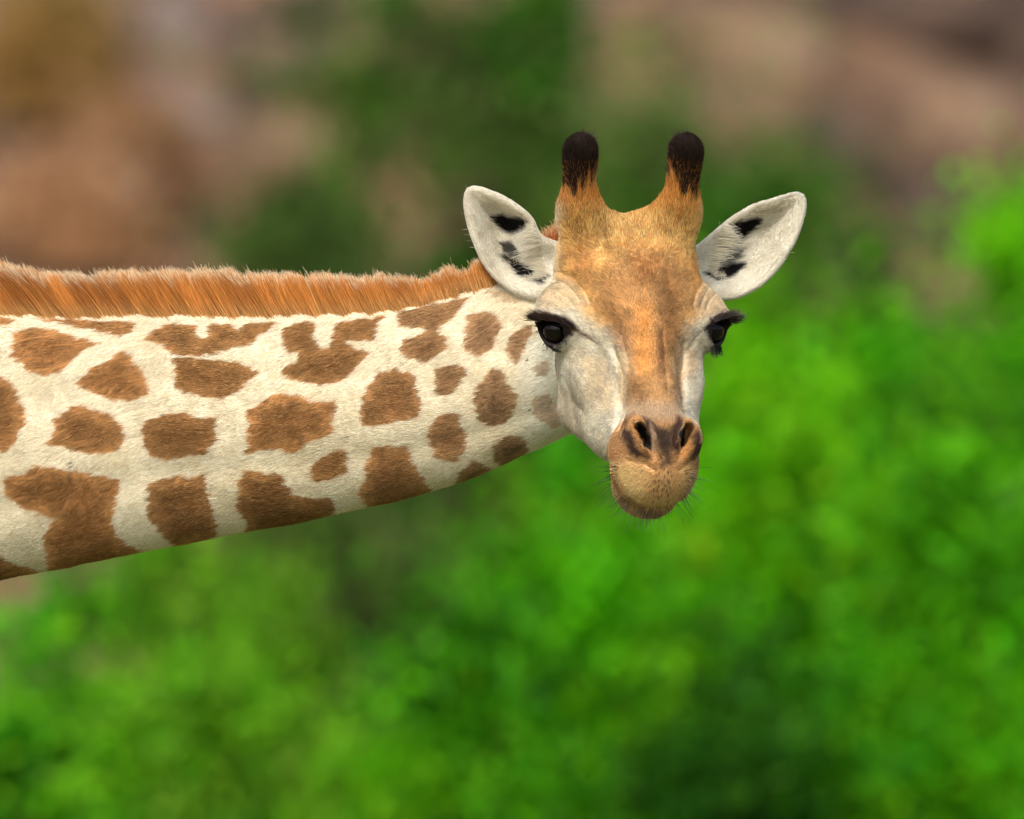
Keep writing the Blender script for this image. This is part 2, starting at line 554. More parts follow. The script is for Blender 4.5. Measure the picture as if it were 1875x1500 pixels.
FACE = [  # (polygon, softness, srgb, strength)
    ([(1060,640),(1110,660),(1130,700),(1120,760),(1070,730)], 22, (196,176,140), .55),
    ([(1015,520),(1026,400),(1036,330),(1284,330),(1296,450),(1330,520),(1320,555),(1270,585),(1245,600),(1100,600),(1060,560),(1000,540)], 22, (216,176,110), 1),
    ([(1050,420),(1150,390),(1270,420),(1285,490),(1240,470),(1175,445),(1120,460),(1080,520),(1040,520)], 16, (224,188,126), .9),
    ([(976,530),(1010,505),(1050,515),(1085,560),(1040,570),(985,568)], 13, (206,190,160), .9),
    ([(1340,540),(1310,508),(1285,520),(1262,560),(1290,580),(1340,570)], 13, (206,188,158), .9),
    ([(1085,600),(1120,610),(1135,660),(1100,650)], 14, (214,206,184), .8),
    ([(1250,600),(1290,610),(1275,680),(1250,680)], 14, (210,200,176), .8),
    ([(1105,500),(1140,460),(1180,450),(1235,465),(1270,510),(1272,550),(1255,590),(1246,640),(1240,700),(1236,750),(1190,760),(1145,740),(1150,690),(1142,640),(1122,600),(1090,560),(1085,520)], 25, (196,156,104), 1),
    ([(1040,460),(1075,440),(1095,480),(1080,520),(1050,510)], 18, (198,144,84), .6),
    ([(1265,470),(1290,480),(1300,510),(1275,515)], 16, (198,144,84), .55),
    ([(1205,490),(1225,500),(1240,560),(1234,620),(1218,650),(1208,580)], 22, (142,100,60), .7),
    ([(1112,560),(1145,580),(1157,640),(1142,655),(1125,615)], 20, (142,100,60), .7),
    ([(1165,560),(1190,560),(1196,700),(1165,700)], 16, (210,156,84), .7),
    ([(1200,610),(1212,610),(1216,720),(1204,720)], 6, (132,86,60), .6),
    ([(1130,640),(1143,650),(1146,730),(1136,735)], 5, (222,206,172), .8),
    ([(1160,470),(1200,470),(1196,520),(1166,520)], 18, (168,112,58), .6),
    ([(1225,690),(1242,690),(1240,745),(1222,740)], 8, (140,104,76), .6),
    ([(1040,640),(1058,690),(1070,740),(1052,720)], 12, (190,176,148), .6),
    ([(1255,640),(1276,650),(1270,700),(1256,690)], 8, (190,166,132), .6),
    ([(1148,680),(1240,690),(1238,750),(1150,745)], 24, (200,164,116), .6),
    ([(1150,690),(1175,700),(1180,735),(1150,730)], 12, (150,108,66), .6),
    ([(1150,735),(1240,740),(1240,768),(1195,780),(1150,762)], 14, (188,164,134), .85),
]
MUZZLE = [
    ([(1120,700),(1150,760),(1240,765),(1275,785),(1300,850),(1295,900),(1250,945),(1200,960),(1140,940),(1110,880),(1100,830)], 9, (190,150,104), 1),
    ([(1150,742),(1236,748),(1236,772),(1195,778),(1150,766)], 10, (188,164,134), .7),
    ([(1120,852),(1150,842),(1200,850),(1265,850),(1282,890),(1250,922),(1200,928),(1160,905)], 15, (232,202,150), .95),
    ([(1112,846),(1140,850),(1190,925),(1150,905)], 9, (232,206,152), .8),
    ([(1100,860),(1128,890),(1152,914),(1195,936),(1250,936),(1240,975),(1140,975)], 6, (212,180,134), .9),
    ([(1150,912),(1195,932),(1240,934),(1200,944)], 5, (80,58,42), .45),
    ([(1185,840),(1245,840),(1250,900),(1185,905)], 16, (204,156,100), .5),
    ([(1136,802),(1144,772),(1160,760),(1156,790),(1166,818),(1192,840),(1160,834)], 6, (70,50,46), .95),
    ([(1176,763),(1197,775),(1208,800),(1198,828),(1186,800),(1180,786)], 5, (76,54,50), .95),
    ([(1203,788),(1226,788),(1228,826),(1203,826)], 8, (50,44,46), .9),
    ([(1210,822),(1223,822),(1221,848),(1212,848)], 5, (58,48,46), .8),
    ([(1224,792),(1234,764),(1246,770),(1238,800),(1236,828),(1225,826)], 5, (74,52,48), .95),
    ([(1262,780),(1276,800),(1280,832),(1254,842),(1262,815)], 6, (76,54,50), .95),
    ([(1145,786),(1155,763),(1176,763),(1179,776),(1163,773),(1152,792)], 4, (216,170,112), .9),
    ([(1243,769),(1258,771),(1270,785),(1263,800),(1255,782)], 4, (212,166,110), .9),
    ([(1190,775),(1200,800),(1203,838),(1194,838),(1190,805)], 4, (214,186,150), .7),
    ([(1160,786),(1176,820),(1198,842),(1190,820),(1172,790)], 4, (206,150,88), .85),
    ([(1244,822),(1254,796),(1260,815),(1248,838),(1236,838)], 4, (206,158,98), .85),
    ([(1161,774),(1174,776),(1190,800),(1192,828),(1176,818)], 3, (12, 8, 8), 1),  # hole painted near black, for the darkness inside the nostril
    ([(1238,792),(1248,778),(1254,784),(1250,815),(1241,827)], 3, (12, 8, 8), 1),  # the other nostril, its inner darkness painted too
]
EYESKIN = [
    ([(984,588),(998,579),(1030,580),(1054,594),(1064,606),(1046,618),(1032,634),(1010,634),(996,616)], 5, (42,32,28), 1),
    ([(1286,602),(1298,584),(1330,578),(1345,584),(1338,610),(1322,640),(1308,650),(1298,632)], 5, (38,32,32), 1),
    ([(1046,603),(1066,606),(1094,622),(1090,628),(1062,620)], 6, (120,92,66), .6),
    ([(1011,634),(1017,634),(1025,690),(1019,695)], 8, (160,124,96), .5),
    ([(1010,640),(1020,700),(1032,760),(1052,800),(1042,800),(1020,760),(1008,700)], 9, (180,154,124), .6),
    ([(1025,700),(1052,720),(1070,790),(1096,830),(1060,812),(1035,770)], 14, (178,162,136), .6),
]
EARDARK = [
    ([(903,397),(920,394),(950,401),(966,408),(958,419),(938,426),(918,416)], 5, 1),
    ([(919,446),(935,444),(962,470),(948,474),(925,462)], 6, .9),
    ([(922,470),(950,478),(976,494),(1004,508),(992,517),(968,510),(940,490)], 5, 1),
    ([(1330,419),(1350,408),(1375,401),(1394,402),(1386,415),(1360,434),(1340,427)], 5, 1),
    ([(1322,478),(1340,458),(1362,458),(1350,475),(1335,487)], 7, .7),
    ([(1295,500),(1320,490),(1345,484),(1364,484),(1345,500),(1316,511)], 5, 1),
]
DOTS = []
_r = random.Random(5)
for row in range(13):
    yy = 845 + row * 5.4
    for cx in ((1207, 1219) if row % 2 else (1201, 1213, 1225)):
        if _r.random() < .85:
            DOTS.append((cx + _r.uniform(-2, 2) - row * .35, yy + _r.uniform(-2, 2)))


def region(P):
    """1 ear, 2 head, 0 neck, plus head coordinates"""
    h = np.full(len(P), 0, dtype=np.int8)
    m = P[:, 0] > 800
    Q = P[m]
    dh = sd_head(Q.astype(np.float32)); dn = sd_neck(Q)
    e = np.minimum(sd_ear(Q, 0), sd_ear(Q, 1))
    r = np.where(e < np.minimum(dh, dn), 1, np.where(dh < dn, 2, 0))
    h[m] = r
    return h


def mixc(c, col, a):
    return c + (col - c) * a[:, None]


def coat_colour(P, Nn, reg):
    """albedo of the coat at surface points"""
    n = len(P)
    x = P[:, 0] + 5.0 * N1(P / np.array([16, 5, 9.])) + 2.0 * N3(P / 3.0)
    y = P[:, 1] + 4.0 * N2(P / np.array([14, 6, 9.])) + 2.0 * N1(P / 3.0)
    big = N1(P / 70.0); mid = N2(P / 18.0); fine = N3(P / 5.0)
    c = np.tile(srgb(238, 230, 209), (n, 1))
    # --- neck
    c = mixc(c, srgb(220, 208, 178), np.clip(.35 * big + .25 * mid + .12, 0, 1))
    c = mixc(c, srgb(238, 238, 226), sstep(920, 1000, x) * sstep(560, 640, y) * .9)
    c = mixc(c, srgb(234, 226, 204), sstep(12, 0, np.abs(y - 590 + 10 * big)) * .5 * (x < 900))
    nk = reg == 0
    for i, poly in enumerate(SPOTS):
        pa = np.asarray(poly)
        bb = nk & (x > pa[:, 0].min() - 8) & (x < pa[:, 0].max() + 8) & (y > pa[:, 1].min() - 8) & (y < pa[:, 1].max() + 8)
        if not bb.any(): continue
        sd = poly_sd(x[bb], y[bb], poly)
        cx = pa[:, 0].mean()
        g = float(np.clip((cx - 680) / 260, 0, 1))
        edge = srgb(190, 148, 96) * (1 - g) + srgb(182, 152, 116) * g
        core = srgb(158, 116, 70) * (1 - g) + srgb(142, 114, 86) * g
        k = sstep(4, -34, sd + 7 * mid[bb]) * .95
        tone = 1 + .12 * math.sin(i * 2.4 + 1.0)
        edge, core = edge * tone, core * tone * (.94 + .08 * math.cos(i * 1.7))
        col = edge + (core - edge) * k[:, None]
        col = col * (1 + .08 * mid[bb] + .12 * fine[bb])[:, None]
        a = sstep(2.5, -2.5, sd) * (.6 if i in PALE else 1)
        c[bb] = c[bb] + (col - c[bb]) * a[:, None]
    ro = x < -48
    if ro.any():
        sr = np.random.default_rng(3)
        seeds = np.stack([sr.uniform(-2050, -90, 260), sr.uniform(560, 2500, 260), sr.choice([-480, -60], 260) + sr.normal(size=260) * 60], -1)
        dist = np.partition(np.linalg.norm(P[ro].astype(np.float32)[:, None, :] - seeds[None].astype(np.float32), axis=2), 1, axis=1)[:, :2]
        a = sstep(24, 34, dist[:, 1] - dist[:, 0]) * sstep(-62, -74, x[ro]) * sstep(2700, 2400, P[ro, 1])
        c[ro] = c[ro] + (srgb(150, 104, 58) - c[ro]) * a[:, None]
    for sx, sy, sr_ in ((990, 604, 2.6), (969, 657, 3.0), (975, 750, 2.2), (848, 533, 2.5), (131, 846, 2.2), (132, 853, 2.2), (1000, 640, 1.8), (905, 700, 1.6), (640, 800, 1.6), (300, 760, 1.8)):
        k = np.abs(P[:, 0] - sx) + np.abs(P[:, 1] - sy) < 8
        if k.any():
            a = sstep(sr_ + 1, sr_ - .8, np.hypot(P[k, 0] - sx, P[k, 1] - sy))
            c[k] = c[k] + (srgb(52, 42, 34) - c[k]) * a[:, None] * .85
    # --- head
    hd = reg == 2
    if hd.any():
        X, Y = P[hd, 0] + 3 * N1(P[hd] / 7) + 1.5 * fine[hd], P[hd, 1] + 3 * N2(P[hd] / 7) + 1.5 * mid[hd]
        q = to_head(P[hd])
        f = np.tile(srgb(218, 213, 196), (len(X), 1))
        f = mixc(f, srgb(178, 164, 138), np.clip(.3 * big[hd] + .3 * mid[hd] + .1, 0, .6))
        def layers(f, L, mask=1.0):
            for poly, w, col, st in L:
                pa = np.asarray(poly)
                bb = (X > pa[:, 0].min() - w) & (X < pa[:, 0].max() + w) & (Y > pa[:, 1].min() - w) & (Y < pa[:, 1].max() + w)
                if not bb.any(): continue
                a = sstep(w, -w, poly_sd(X[bb], Y[bb], poly)) * st
                a = a * (mask[bb] if isinstance(mask, np.ndarray) else mask)
                f[bb] = f[bb] + (srgb(*col) - f[bb]) * a[:, None]
            return f
        f = layers(f, FACE, sstep(-105, -70, q[:, 2]))
        f = f * (1 + .22 * mid[hd] + .16 * fine[hd] + .10 * N1(P[hd] / 40.0))[:, None]
        f = layers(f, MUZZLE, sstep(236, 258, q[:, 1]) * 1.0)
        f = layers(f, EYESKIN)
        for dx, dy in DOTS:
            dd = np.hypot(P[hd, 0] - dx, P[hd, 1] - dy)
            a = sstep(2.8, 1.0, dd)
            k = a > 0
            f[k] = f[k] + (srgb(52, 36, 26) - f[k]) * a[k][:, None] * .7
        # ossicones: orange shafts, black caps running down in streaks
        on = sstep(96, 130, q[:, 2]) * (q[:, 1] < -100)
        f = mixc(f, srgb(208, 150, 80), on * sstep(405, 368, P[hd, 1]) * .9)
        dx = np.where(q[:, 0] < 0, (P[hd, 0] - 1050) / 30, (P[hd, 0] - 1268) / 30)
        edge = 345 - 18 * np.abs(dx) + 16 * big[hd] + 26 * N2(P[hd] / np.array([5, 30, 5.])) + 14 * (np.abs(dx) < .8)
        f = mixc(f, srgb(54, 42, 37), on * sstep(12, -12, P[hd, 1] - edge))
        # bare dark lids
        ed = np.minimum(np.linalg.norm(q - EYES[0], axis=1), np.linalg.norm(q - EYES[1], axis=1))
        f = mixc(f, srgb(40, 31, 28), sstep(EYE_R + 15, EYE_R + 9, ed + 2.5 * fine[hd]))
        c[hd] = f
    er = reg == 1
    if er.any():
        Pe = P[er]
        f = np.tile(srgb(226, 222, 208), (len(Pe), 1))
        f = mixc(f, srgb(188, 178, 152), np.clip(.4 * mid[er] + .3 * big[er], 0, .6))
        fr = Nn[er, 2] > -0.05
        e0 = poly_sd(Pe[:, 0], Pe[:, 1], [(880,352),(930,372),(972,402),(982,440),(940,400),(900,380)])
        e1 = poly_sd(Pe[:, 0], Pe[:, 1], [(1450,360),(1390,380),(1340,405),(1300,440),(1330,420),(1380,396),(1430,385)])
        f = mixc(f, srgb(186, 172, 140), sstep(10, -8, np.minimum(e0, e1)) * .55)
        for poly, w, st in EARDARK:
            sd = poly_sd(Pe[:, 0] + 8 * N1(Pe / np.array([9, 2.2, 5.])), Pe[:, 1] + 3 * mid[er], poly)
            f = mixc(f, srgb(22, 18, 17), sstep(w, -w, sd - 2.5) * st * fr)
        f = mixc(f, srgb(176, 134, 88), (Nn[er, 2] < -0.3) * .7)
        c[er] = f
    return np.clip(c, 0.004, .95)


REG = region(BV)
BCOL = coat_colour(BV, BN, REG)
BCOL[BV[:, 0] < -560] *= .66      # no strands there; colour darkened to stand in for shade between hairs
print('painted', round(_time.time() - _t0, 1), 's')

# ------------------------------------------------------------------ giraffe: objects
giraffe = link(bpy.data.objects.new('giraffe', None))
GO = W(np.array([1000.0, 750.0, -200.0]))
giraffe.location = tuple(GO)
tag(giraffe, 'giraffe stretching its brown patched neck across and facing the viewer', 'giraffe')

skin, nt, bs = new_mat('giraffe_skin')
at = nt.nodes.new('ShaderNodeAttribute'); at.attribute_name = 'coat'
nt.links.new(at.outputs['Color'], bs.inputs['Base Color'])
bs.inputs['Roughness'].default_value = .75
bs.inputs['Specular IOR Level'].default_value = .25
tn = nt.nodes.new('ShaderNodeTexNoise'); tn.inputs['Scale'].default_value = 700; tn.inputs['Detail'].default_value = 3
bp = nt.nodes.new('ShaderNodeBump'); bp.inputs['Strength'].default_value = .25; bp.inputs['Distance'].default_value = .002
nt.links.new(tn.outputs[0], bp.inputs['Height']); nt.links.new(bp.outputs[0], bs.inputs['Normal'])

bme = np_mesh('body', W(BV) - GO, BF, skin)
vattr(bme, 'coat', BCOL)
body = link(bpy.data.objects.new('body', bme), giraffe)

# eyes
eye_m, nt, bs = new_mat('eye_surface')
bs.inputs['Roughness'].default_value = .04
bs.inputs['IOR'].default_value = 1.31
at = nt.nodes.new('ShaderNodeAttribute'); at.attribute_name = 'coat'
nt.links.new(at.outputs['Color'], bs.inputs['Base Color'])


def uv_sphere(nu, nv):
    th = np.linspace(0, math.pi, nv + 1); ph = np.linspace(0, 2 * math.pi, nu, endpoint=False)
    V = [(0, 0, 1)] + [(math.sin(a) * math.cos(b), math.sin(a) * math.sin(b), math.cos(a)) for a in th[1:-1] for b in ph] + [(0, 0, -1)]
    F = []
    for j in range(nu): F.append((0, 1 + j, 1 + (j + 1) % nu, 1 + (j + 1) % nu))
    for i in range(nv - 2):
        for j in range(nu):
            a = 1 + i * nu + j; b_ = 1 + i * nu + (j + 1) % nu
            F.append((a, a + nu, b_ + nu, b_))
    return np.array(V), F


SV, SF = uv_sphere(48, 32)
for k in (0, 1):
    bm_v = SV * EYE_R
    # the cornea stands a little proud along the gaze
    dr = EYE_DIR[k]
    ca = SV @ dr
    bm_v = bm_v * (1 + .03 * np.clip(ca, 0, 1) ** 2)[:, None]
    Vh = bm_v + EYES[k]
    col = np.tile(np.array([.006, .004, .004]), (len(SV), 1))
    col = mixc(col, np.array([.010, .006, .004]), sstep(.62, .68, ca) * sstep(.86, .80, ca) * .7)
    col = mixc(col, np.array([.55, .58, .62]), sstep(.36, .26, ca) * .8)
    quads = [f for f in SF if f[2] != f[3]]
    me = np_mesh('eye', W(from_head(Vh)) - GO, np.array(quads), eye_m)
    vattr(me, 'coat', col)
    o = link(bpy.data.objects.new('eye', me), giraffe)

# ------------------------------------------------------------------ hair
def hair_mat(name, rough=.55, spec=.25, thru=.4):
    m, nt, bs = new_mat(name)
    at = nt.nodes.new('ShaderNodeAttribute'); at.attribute_name = 'coat'
    nt.links.new(at.outputs['Color'], bs.inputs['Base Color'])
    bs.inputs['Roughness'].default_value = rough
    bs.inputs['Specular IOR Level'].default_value = spec
    tr = nt.nodes.new('ShaderNodeBsdfTranslucent')
    mx = nt.nodes.new('ShaderNodeMixShader'); mx.inputs[0].default_value = thru
    nt.links.new(at.outputs['Color'], tr.inputs['Color'])
    nt.links.new(bs.outputs[0], mx.inputs[1]); nt.links.new(tr.outputs[0], mx.inputs[2])
    nt.links.new(mx.outputs[0], nt.nodes['Material Output'].inputs['Surface'])
    return m


HM_COAT = hair_mat('coat_hair', .6, .15)
HM_MANE = hair_mat('mane_hair', .5, .25, .55)
HM_DARK = hair_mat('dark_hair', .32, .6, .15)


def hair(name, pts, rad, col, mat, parent=None, label=None):
    """pts (N,K,3) modelling space, rad (N,K) modelling units, col (N,K,3)"""
    n, k = pts.shape[:2]
    cu = bpy.data.hair_curves.new(name)
    cu.add_curves([k] * n)
    cu.attributes['position'].data.foreach_set('vector', (W(pts.reshape(-1, 3)) - GO).astype(np.float32).ravel())
    ra = cu.attributes.get('radius') or cu.attributes.new('radius', 'FLOAT', 'POINT')
    ra.data.foreach_set('value', (rad * S).astype(np.float32).ravel())
    ca = cu.attributes.new('coat', 'FLOAT_COLOR', 'POINT')
    c4 = np.ones((n * k, 4), dtype=np.float32); c4[:, :3] = col.reshape(-1, 3)
    ca.data.foreach_set('color', c4.ravel())
    cu.materials.append(mat)
    o = link(bpy.data.objects.new(name, cu), parent or giraffe)
    o['kind'] = 'stuff'
    if label: o['label'] = label
    return o


def unit(v):
    return v / (np.linalg.norm(v, axis=-1, keepdims=True) + 1e-9)


def grow(P, D, L, Nn=None, sag=0.0, K=4, curl=0.0):
    """strands from roots P along D (unit), bending away from the normal by sag"""
    n = len(P)
    s = np.linspace(0, 1, K)
    out = P[:, None, :] + D[:, None, :] * (s[None, :, None] * L[:, None, None])
    if Nn is not None and sag:
        out -= Nn[:, None, :] * (sag * (s ** 2)[None, :, None] * L[:, None, None])
    if curl:
        j = rng.normal(size=(n, 3)) * curl
        out += j[:, None, :] * ((s ** 2)[None, :, None] * L[:, None, None])
    return out


def taper(n, K, r0, r1):
    s = np.linspace(0, 1, K)
    return np.tile(r0 + (r1 - r0) * s ** 1.3, (n, 1))


if DO_HAIR:
    # ---- short coat over everything the eye can reach
    a, b_, c_, d_ = (BV[BF[:, i]] for i in range(4))
    fn = np.cross(c_ - a, d_ - b_); fa = .5 * np.linalg.norm(fn, axis=1)
    fN = unit(BN[BF].mean(1)); fR = REG[BF[:, 0]]
    cen = (a + b_ + c_ + d_) / 4
    dens = np.where(fR == 0, 1.1, np.where(fR == 1, 1.1, 1.55)) * (fN[:, 2] > -.35) * (cen[:, 0] > -570) * np.where(cen[:, 0] < -30, .5, 1.0)
    hq = to_head(cen)
    # no fur inside the eye sockets and the nostrils
    for k in (0, 1):
        dens = dens * ((np.linalg.norm(hq - EYES[k], axis=1) > EYE_R + 9) | (fR != 2))
    for poly in (MUZZLE[-1][0], MUZZLE[-2][0]):
        dens = dens * ~((poly_sd(cen[:, 0], cen[:, 1], poly) < 2) & (fR == 2))
    w = fa * dens
    nst = int(w.sum())
    cnt = rng.poisson(w)
    fi = np.repeat(np.arange(len(BF)), cnt)
    u, v = rng.random(len(fi))[:, None], rng.random(len(fi))[:, None]
    P = (a[fi] * (1 - u) + b_[fi] * u) * (1 - v) + (d_[fi] * (1 - u) + c_[fi] * u) * v
    Nr = fN[fi]; R = fR[fi]; Q = hq[fi]
    n = len(P)
    print('coat strands', n)
    # flow of the coat
    flow = np.tile(np.array([-1.0, .30, 0]), (n, 1))
    flow[:, 1] += .55 * N1(P / 130.0) + .2 * N2(P / 45.0)
    h2 = R == 2
    side = np.sign(Q[h2, 0]) * np.clip(np.abs(Q[h2, 0]) / 60, 0, 1)
    fh = -HF[None] * 1.0 + HR[None] * (side * .9)[:, None]
    low = sstep(-20, -70, Q[h2, 2])
    fh = fh * (1 - low)[:, None] + (np.array([-.5, .7, -.4])[None] * np.array([1, 1, 1.])) * low[:, None]
    mzl = sstep(250, 290, Q[h2, 1])[:, None]
    rad_ = P[h2] - np.array([1213, 838, P[h2, 2].mean()])
    rad_[:, 2] = 0
    fh = fh * (1 - mzl) + unit(rad_) * mzl
    os_ = sstep(110, 140, Q[h2, 2])[:, None]
    fh = fh * (1 - os_) + (HN * .92 - HF * .35)[None] * os_
    swirl = N1(P[h2] / 14.0)[:, None] * HR[None] + N2(P[h2] / 14.0)[:, None] * HF[None]
    crinkle = (sstep(40, -40, Q[h2, 1]) * sstep(60, 85, Q[h2, 2]) * sstep(470, 440, P[h2, 1] - 30))[:, None]
    fh = fh + swirl * (.4 + 1.2 * crinkle) * (1 - mzl) * (1 - os_)
    flow[h2] = fh
    e = R == 1
    for k in (0, 1):
        m = e & ((P[:, 0] < 1150) == (k == 0))
        (bx, by), (tx, ty) = EAR_AX[k]
        flow[m] = unit(np.array([[tx - bx, ty - by, 0.0]]))
    tanv = unit(flow - Nr * (flow * Nr).sum(1, keepdims=True))
    lift = np.where(R == 0, .17, np.where(R == 1, .30, .24)) + rng.normal(size=n) * .06
    lift = np.where(h2, lift + .16 * np.clip((Q[:, 2] - 110) / 40, 0, 1) * (Q[:, 1] < -100), lift)
    D = unit(tanv + Nr * lift[:, None] + rng.normal(size=(n, 3)) * np.where(R == 0, .09, .14)[:, None])
    L = np.where(R == 0, 8.0, np.where(R == 1, 5.0, 5.2))
    lipz = h2 & (Q[:, 1] > 250)
    L = np.where(lipz, 5.5 + 5 * sstep(870, 930, P[:, 1]), L)
    osz = h2 & (Q[:, 2] > 105) & (Q[:, 1] < -90)
    L = np.where(osz, 8 + 5 * sstep(105, 170, Q[:, 2]), L)
    L = L * rng.uniform(.65, 1.25, n)
    # colour: the pelt at the root, taken slightly along the strand so borders fray
    inview = P[:, 0] > -60
    col = BCOL[BF[fi, 0]].copy()
    col[inview] = coat_colour((P - tanv * (rng.uniform(0, .6, n) * L)[:, None])[inview], Nr[inview], R[inview])
    val = np.exp(rng.normal(size=n) * np.where(R == 2, .22, .15))
    val = np.where(osz, np.exp(rng.normal(size=n) * .35), val)
    col = col * val[:, None]
    along = tanv; across = unit(np.cross(Nr, tanv))
    G = np.stack([(P * along).sum(1) / np.where(R == 2, 7.0, 10.0), (P * across).sum(1) / 2.2, (P * Nr).sum(1) / 40.0], -1)
    Gb = np.stack([(P * along).sum(1) / 26.0, (P * across).sum(1) / 5.0, (P * Nr).sum(1) / 60.0], -1)
    lum = col.mean(1)
    amp = np.where(R == 1, .06, np.where(lum > .4, .09, .24))
    col = col * np.exp(amp * (N1(G) + .6 * N2(Gb)) * 1.6)[:, None]
    # some pale guard hairs on the dark pelt
    g = (rng.random(n) < .06) & (R == 0)
    col[g] = col[g] * .4 + srgb(222, 190, 140) * .6
    g = osz & (rng.random(n) < .09) & (P[:, 1] > 300)
    col[g] = srgb(214, 140, 56)
    K = 4
    pts = grow(P, D, L, Nr, sag=.12, K=K, curl=.07)
    sh = np.array([.80, .95, 1.05, 1.12])
    cc = np.clip(col[:, None, :] * sh[None, :, None], .003, .95)
    r0 = np.where(R == 0, .34, .34)
    rad = taper(n, K, 1.0, .25) * r0[:, None]
    hair('coat', pts, rad, cc, HM_COAT)
    print('coat done', round(_time.time() - _t0, 1), 's')

    # ---- mane: stiff upright crest along the back of the neck
    MX = np.array([-900, -600, -300, 0, 60, 100, 200, 330, 420, 500, 560, 640, 700, 745, 775, 800, 850, 890, 930, 1040], dtype=np.float64)
    MY = np.array([630, 575, 525, 498, 506, 511, 512, 507, 511, 515, 517, 518, 514, 524, 519, 509, 499, 492, 476, 426], dtype=np.float64)
    n = 150000
    x = rng.uniform(-860, 1000, n)
    cy, hh, ct, ww = neck_params(x)
    ww = ww * .84
    # roots over the crest: the near side comes down to the foot of the mane
    foot = np.interp(x, [-900, -600, -300, 0, 300, 500, 640, 750, 820, 880, 1000], [722, 660, 608, 580, 582, 582, 578, 566, 545, 528, 500]) - 3 + 5 * N2(np.stack([x / 17, x * 0, x * 0 + 9], -1)) + rng.normal(size=n) * 2.5
    vlim = np.clip((cy - foot) / hh, .5, .999)
    amax = np.arccos(vlim)
    ang = rng.uniform(-.9, 1.0, n) * amax
    P = np.stack([x, cy - hh * np.cos(ang) + 2, ct + ww * np.sin(ang)], -1)
    clump = N1(np.stack([x / 13, ang * 2, x * 0], -1))
    clump2 = N2(np.stack([x / 34, ang * 3 + 5, x * 0], -1))
    lean = np.interp(x, [-200, 0, 300, 600, 800, 950], [.75, .72, .66, .52, .42, .25]) + .16 * clump2 + .10 * clump + rng.normal(size=n) * .06
    top = np.interp(x - lean * 60, MX, MY) + 7 * N3(np.stack([x / 9, ang * 0, x * 0], -1)) + rng.normal(size=n) * 5.5 + 8 * clump + 4 * clump2 - 6
    short = rng.random(n) < .35
    frac = np.where(short, rng.uniform(.35, .95, n), 1.0)
    rise = (P[:, 1] - top) * frac
    rise = np.maximum(rise, 14)
    tz = -(P[:, 2] - ct) * .35 * frac + rng.normal(size=n) * 2
    K = 9
    s = np.linspace(0, 1, K)
    sx = -lean[:, None] * rise[:, None] * (s + .0 * s)[None]
    bend = (clump2 * 5)[:, None] * np.sin(s * math.pi)[None]
    pts = np.empty((n, K, 3))
    pts[:, :, 0] = P[:, 0:1] + sx + bend + (rng.normal(size=n) * 3.0)[:, None] * (s ** 3)[None]
    pts[:, :, 1] = P[:, 1:2] - rise[:, None] * s[None]
    pts[:, :, 2] = P[:, 2:3] + tz[:, None] * s[None] + (6 * np.sign(ang) * np.abs(ang / amax))[:, None] * np.sin(s * math.pi)[None]
    rootc, midc, darkc, tipc = srgb(222, 182, 122), srgb(220, 158, 80), srgb(170, 108, 50), srgb(255, 248, 218)
    dk = np.clip(.5 + .9 * clump2 + .4 * clump - .15, 0, 1)[:, None] * np.interp(x, [0, 500, 800, 1000], [.75, .55, .4, .4])[:, None]
    body_c = midc[None] * (1 - dk) + darkc[None] * dk
    H = (P[:, 1:2] - rise[:, None] * s[None])            # height of every point
    e0 = np.clip((H - (foot[:, None] - 34)) / 34, 0, 1) ** 1.2
    t0_ = rng.uniform(.78, .95, n)[:, None]
    tipk = np.clip((s[None] - t0_) / .10, 0, 1) * np.where(frac > .9, .95, .3)[:, None] * np.where(rng.random(n) < .75, 1, .15)[:, None]
    col = body_c[:, None, :] * (1 - e0[..., None]) + rootc * e0[..., None]
    col = col * np.exp(rng.normal(size=n) * .20)[:, None, None]
    col = col * (1 - tipk[..., None]) + tipc * tipk[..., None]
    hair('mane', pts, taper(n, K, .62, .22), np.clip(col, .004, .95), HM_MANE, label='upright orange mane with cream tips')

    # mane on the poll, showing between ear and ossicone
    n = 2500
    tt = rng.random(n)
    P = np.stack([np.interp(tt, [0, .5, 1], [960, 1012, 1050]), np.interp(tt, [0, .5, 1], [500, 462, 440]), -215 + rng.normal(size=n) * 16], -1)
    D = unit(np.array([[-.35, -1, 0]]) + rng.normal(size=(n, 3)) * .18)
    pts = grow(P, D, rng.uniform(28, 46, n), K=5, curl=.12)
    s = np.linspace(0, 1, 5)
    cc = srgb(206, 106, 40)[None, None] * (1 - s ** 4)[None, :, None] + srgb(230, 200, 150) * (s ** 4)[None, :, None]
    hair('poll_mane', pts, taper(n, 5, .8, .25), cc * np.exp(rng.normal(size=n) * .2)[:, None, None], HM_MANE)

    # ---- eyelashes
    for k in (0, 1):
        if k == 0:
            base = np.array([(1048, 596), (1036, 588), (1018, 582), (1002, 580), (990, 583)], dtype=float)
            tip = np.array([(1022, 584), (1004, 576), (984, 572), (970, 574), (966, 580)], dtype=float)
        else:
            base = np.array([(1298, 590), (1306, 582), (1318, 576), (1330, 576), (1336, 582)], dtype=float)
            tip = np.array([(1318, 578), (1334, 570), (1352, 570), (1362, 578), (1352, 590)], dtype=float)
        n = 340
        tt = np.clip(rng.beta(1.6, 1.1, n), 0, 1)
        ii = np.linspace(0, 1, 5)
        bx = np.interp(tt, ii, base[:, 0]) + rng.normal(size=n) * 1.5; by = np.interp(tt, ii, base[:, 1]) + rng.normal(size=n) * 1.5
        txx = np.interp(tt, ii, tip[:, 0]) + rng.normal(size=n) * 6; tyy = np.interp(tt, ii, tip[:, 1]) + rng.normal(size=n) * 4.5
        ez = from_head(EYES[k])[2]
        z0 = np.clip(drop(bx, by), ez - 5, ez + 45)
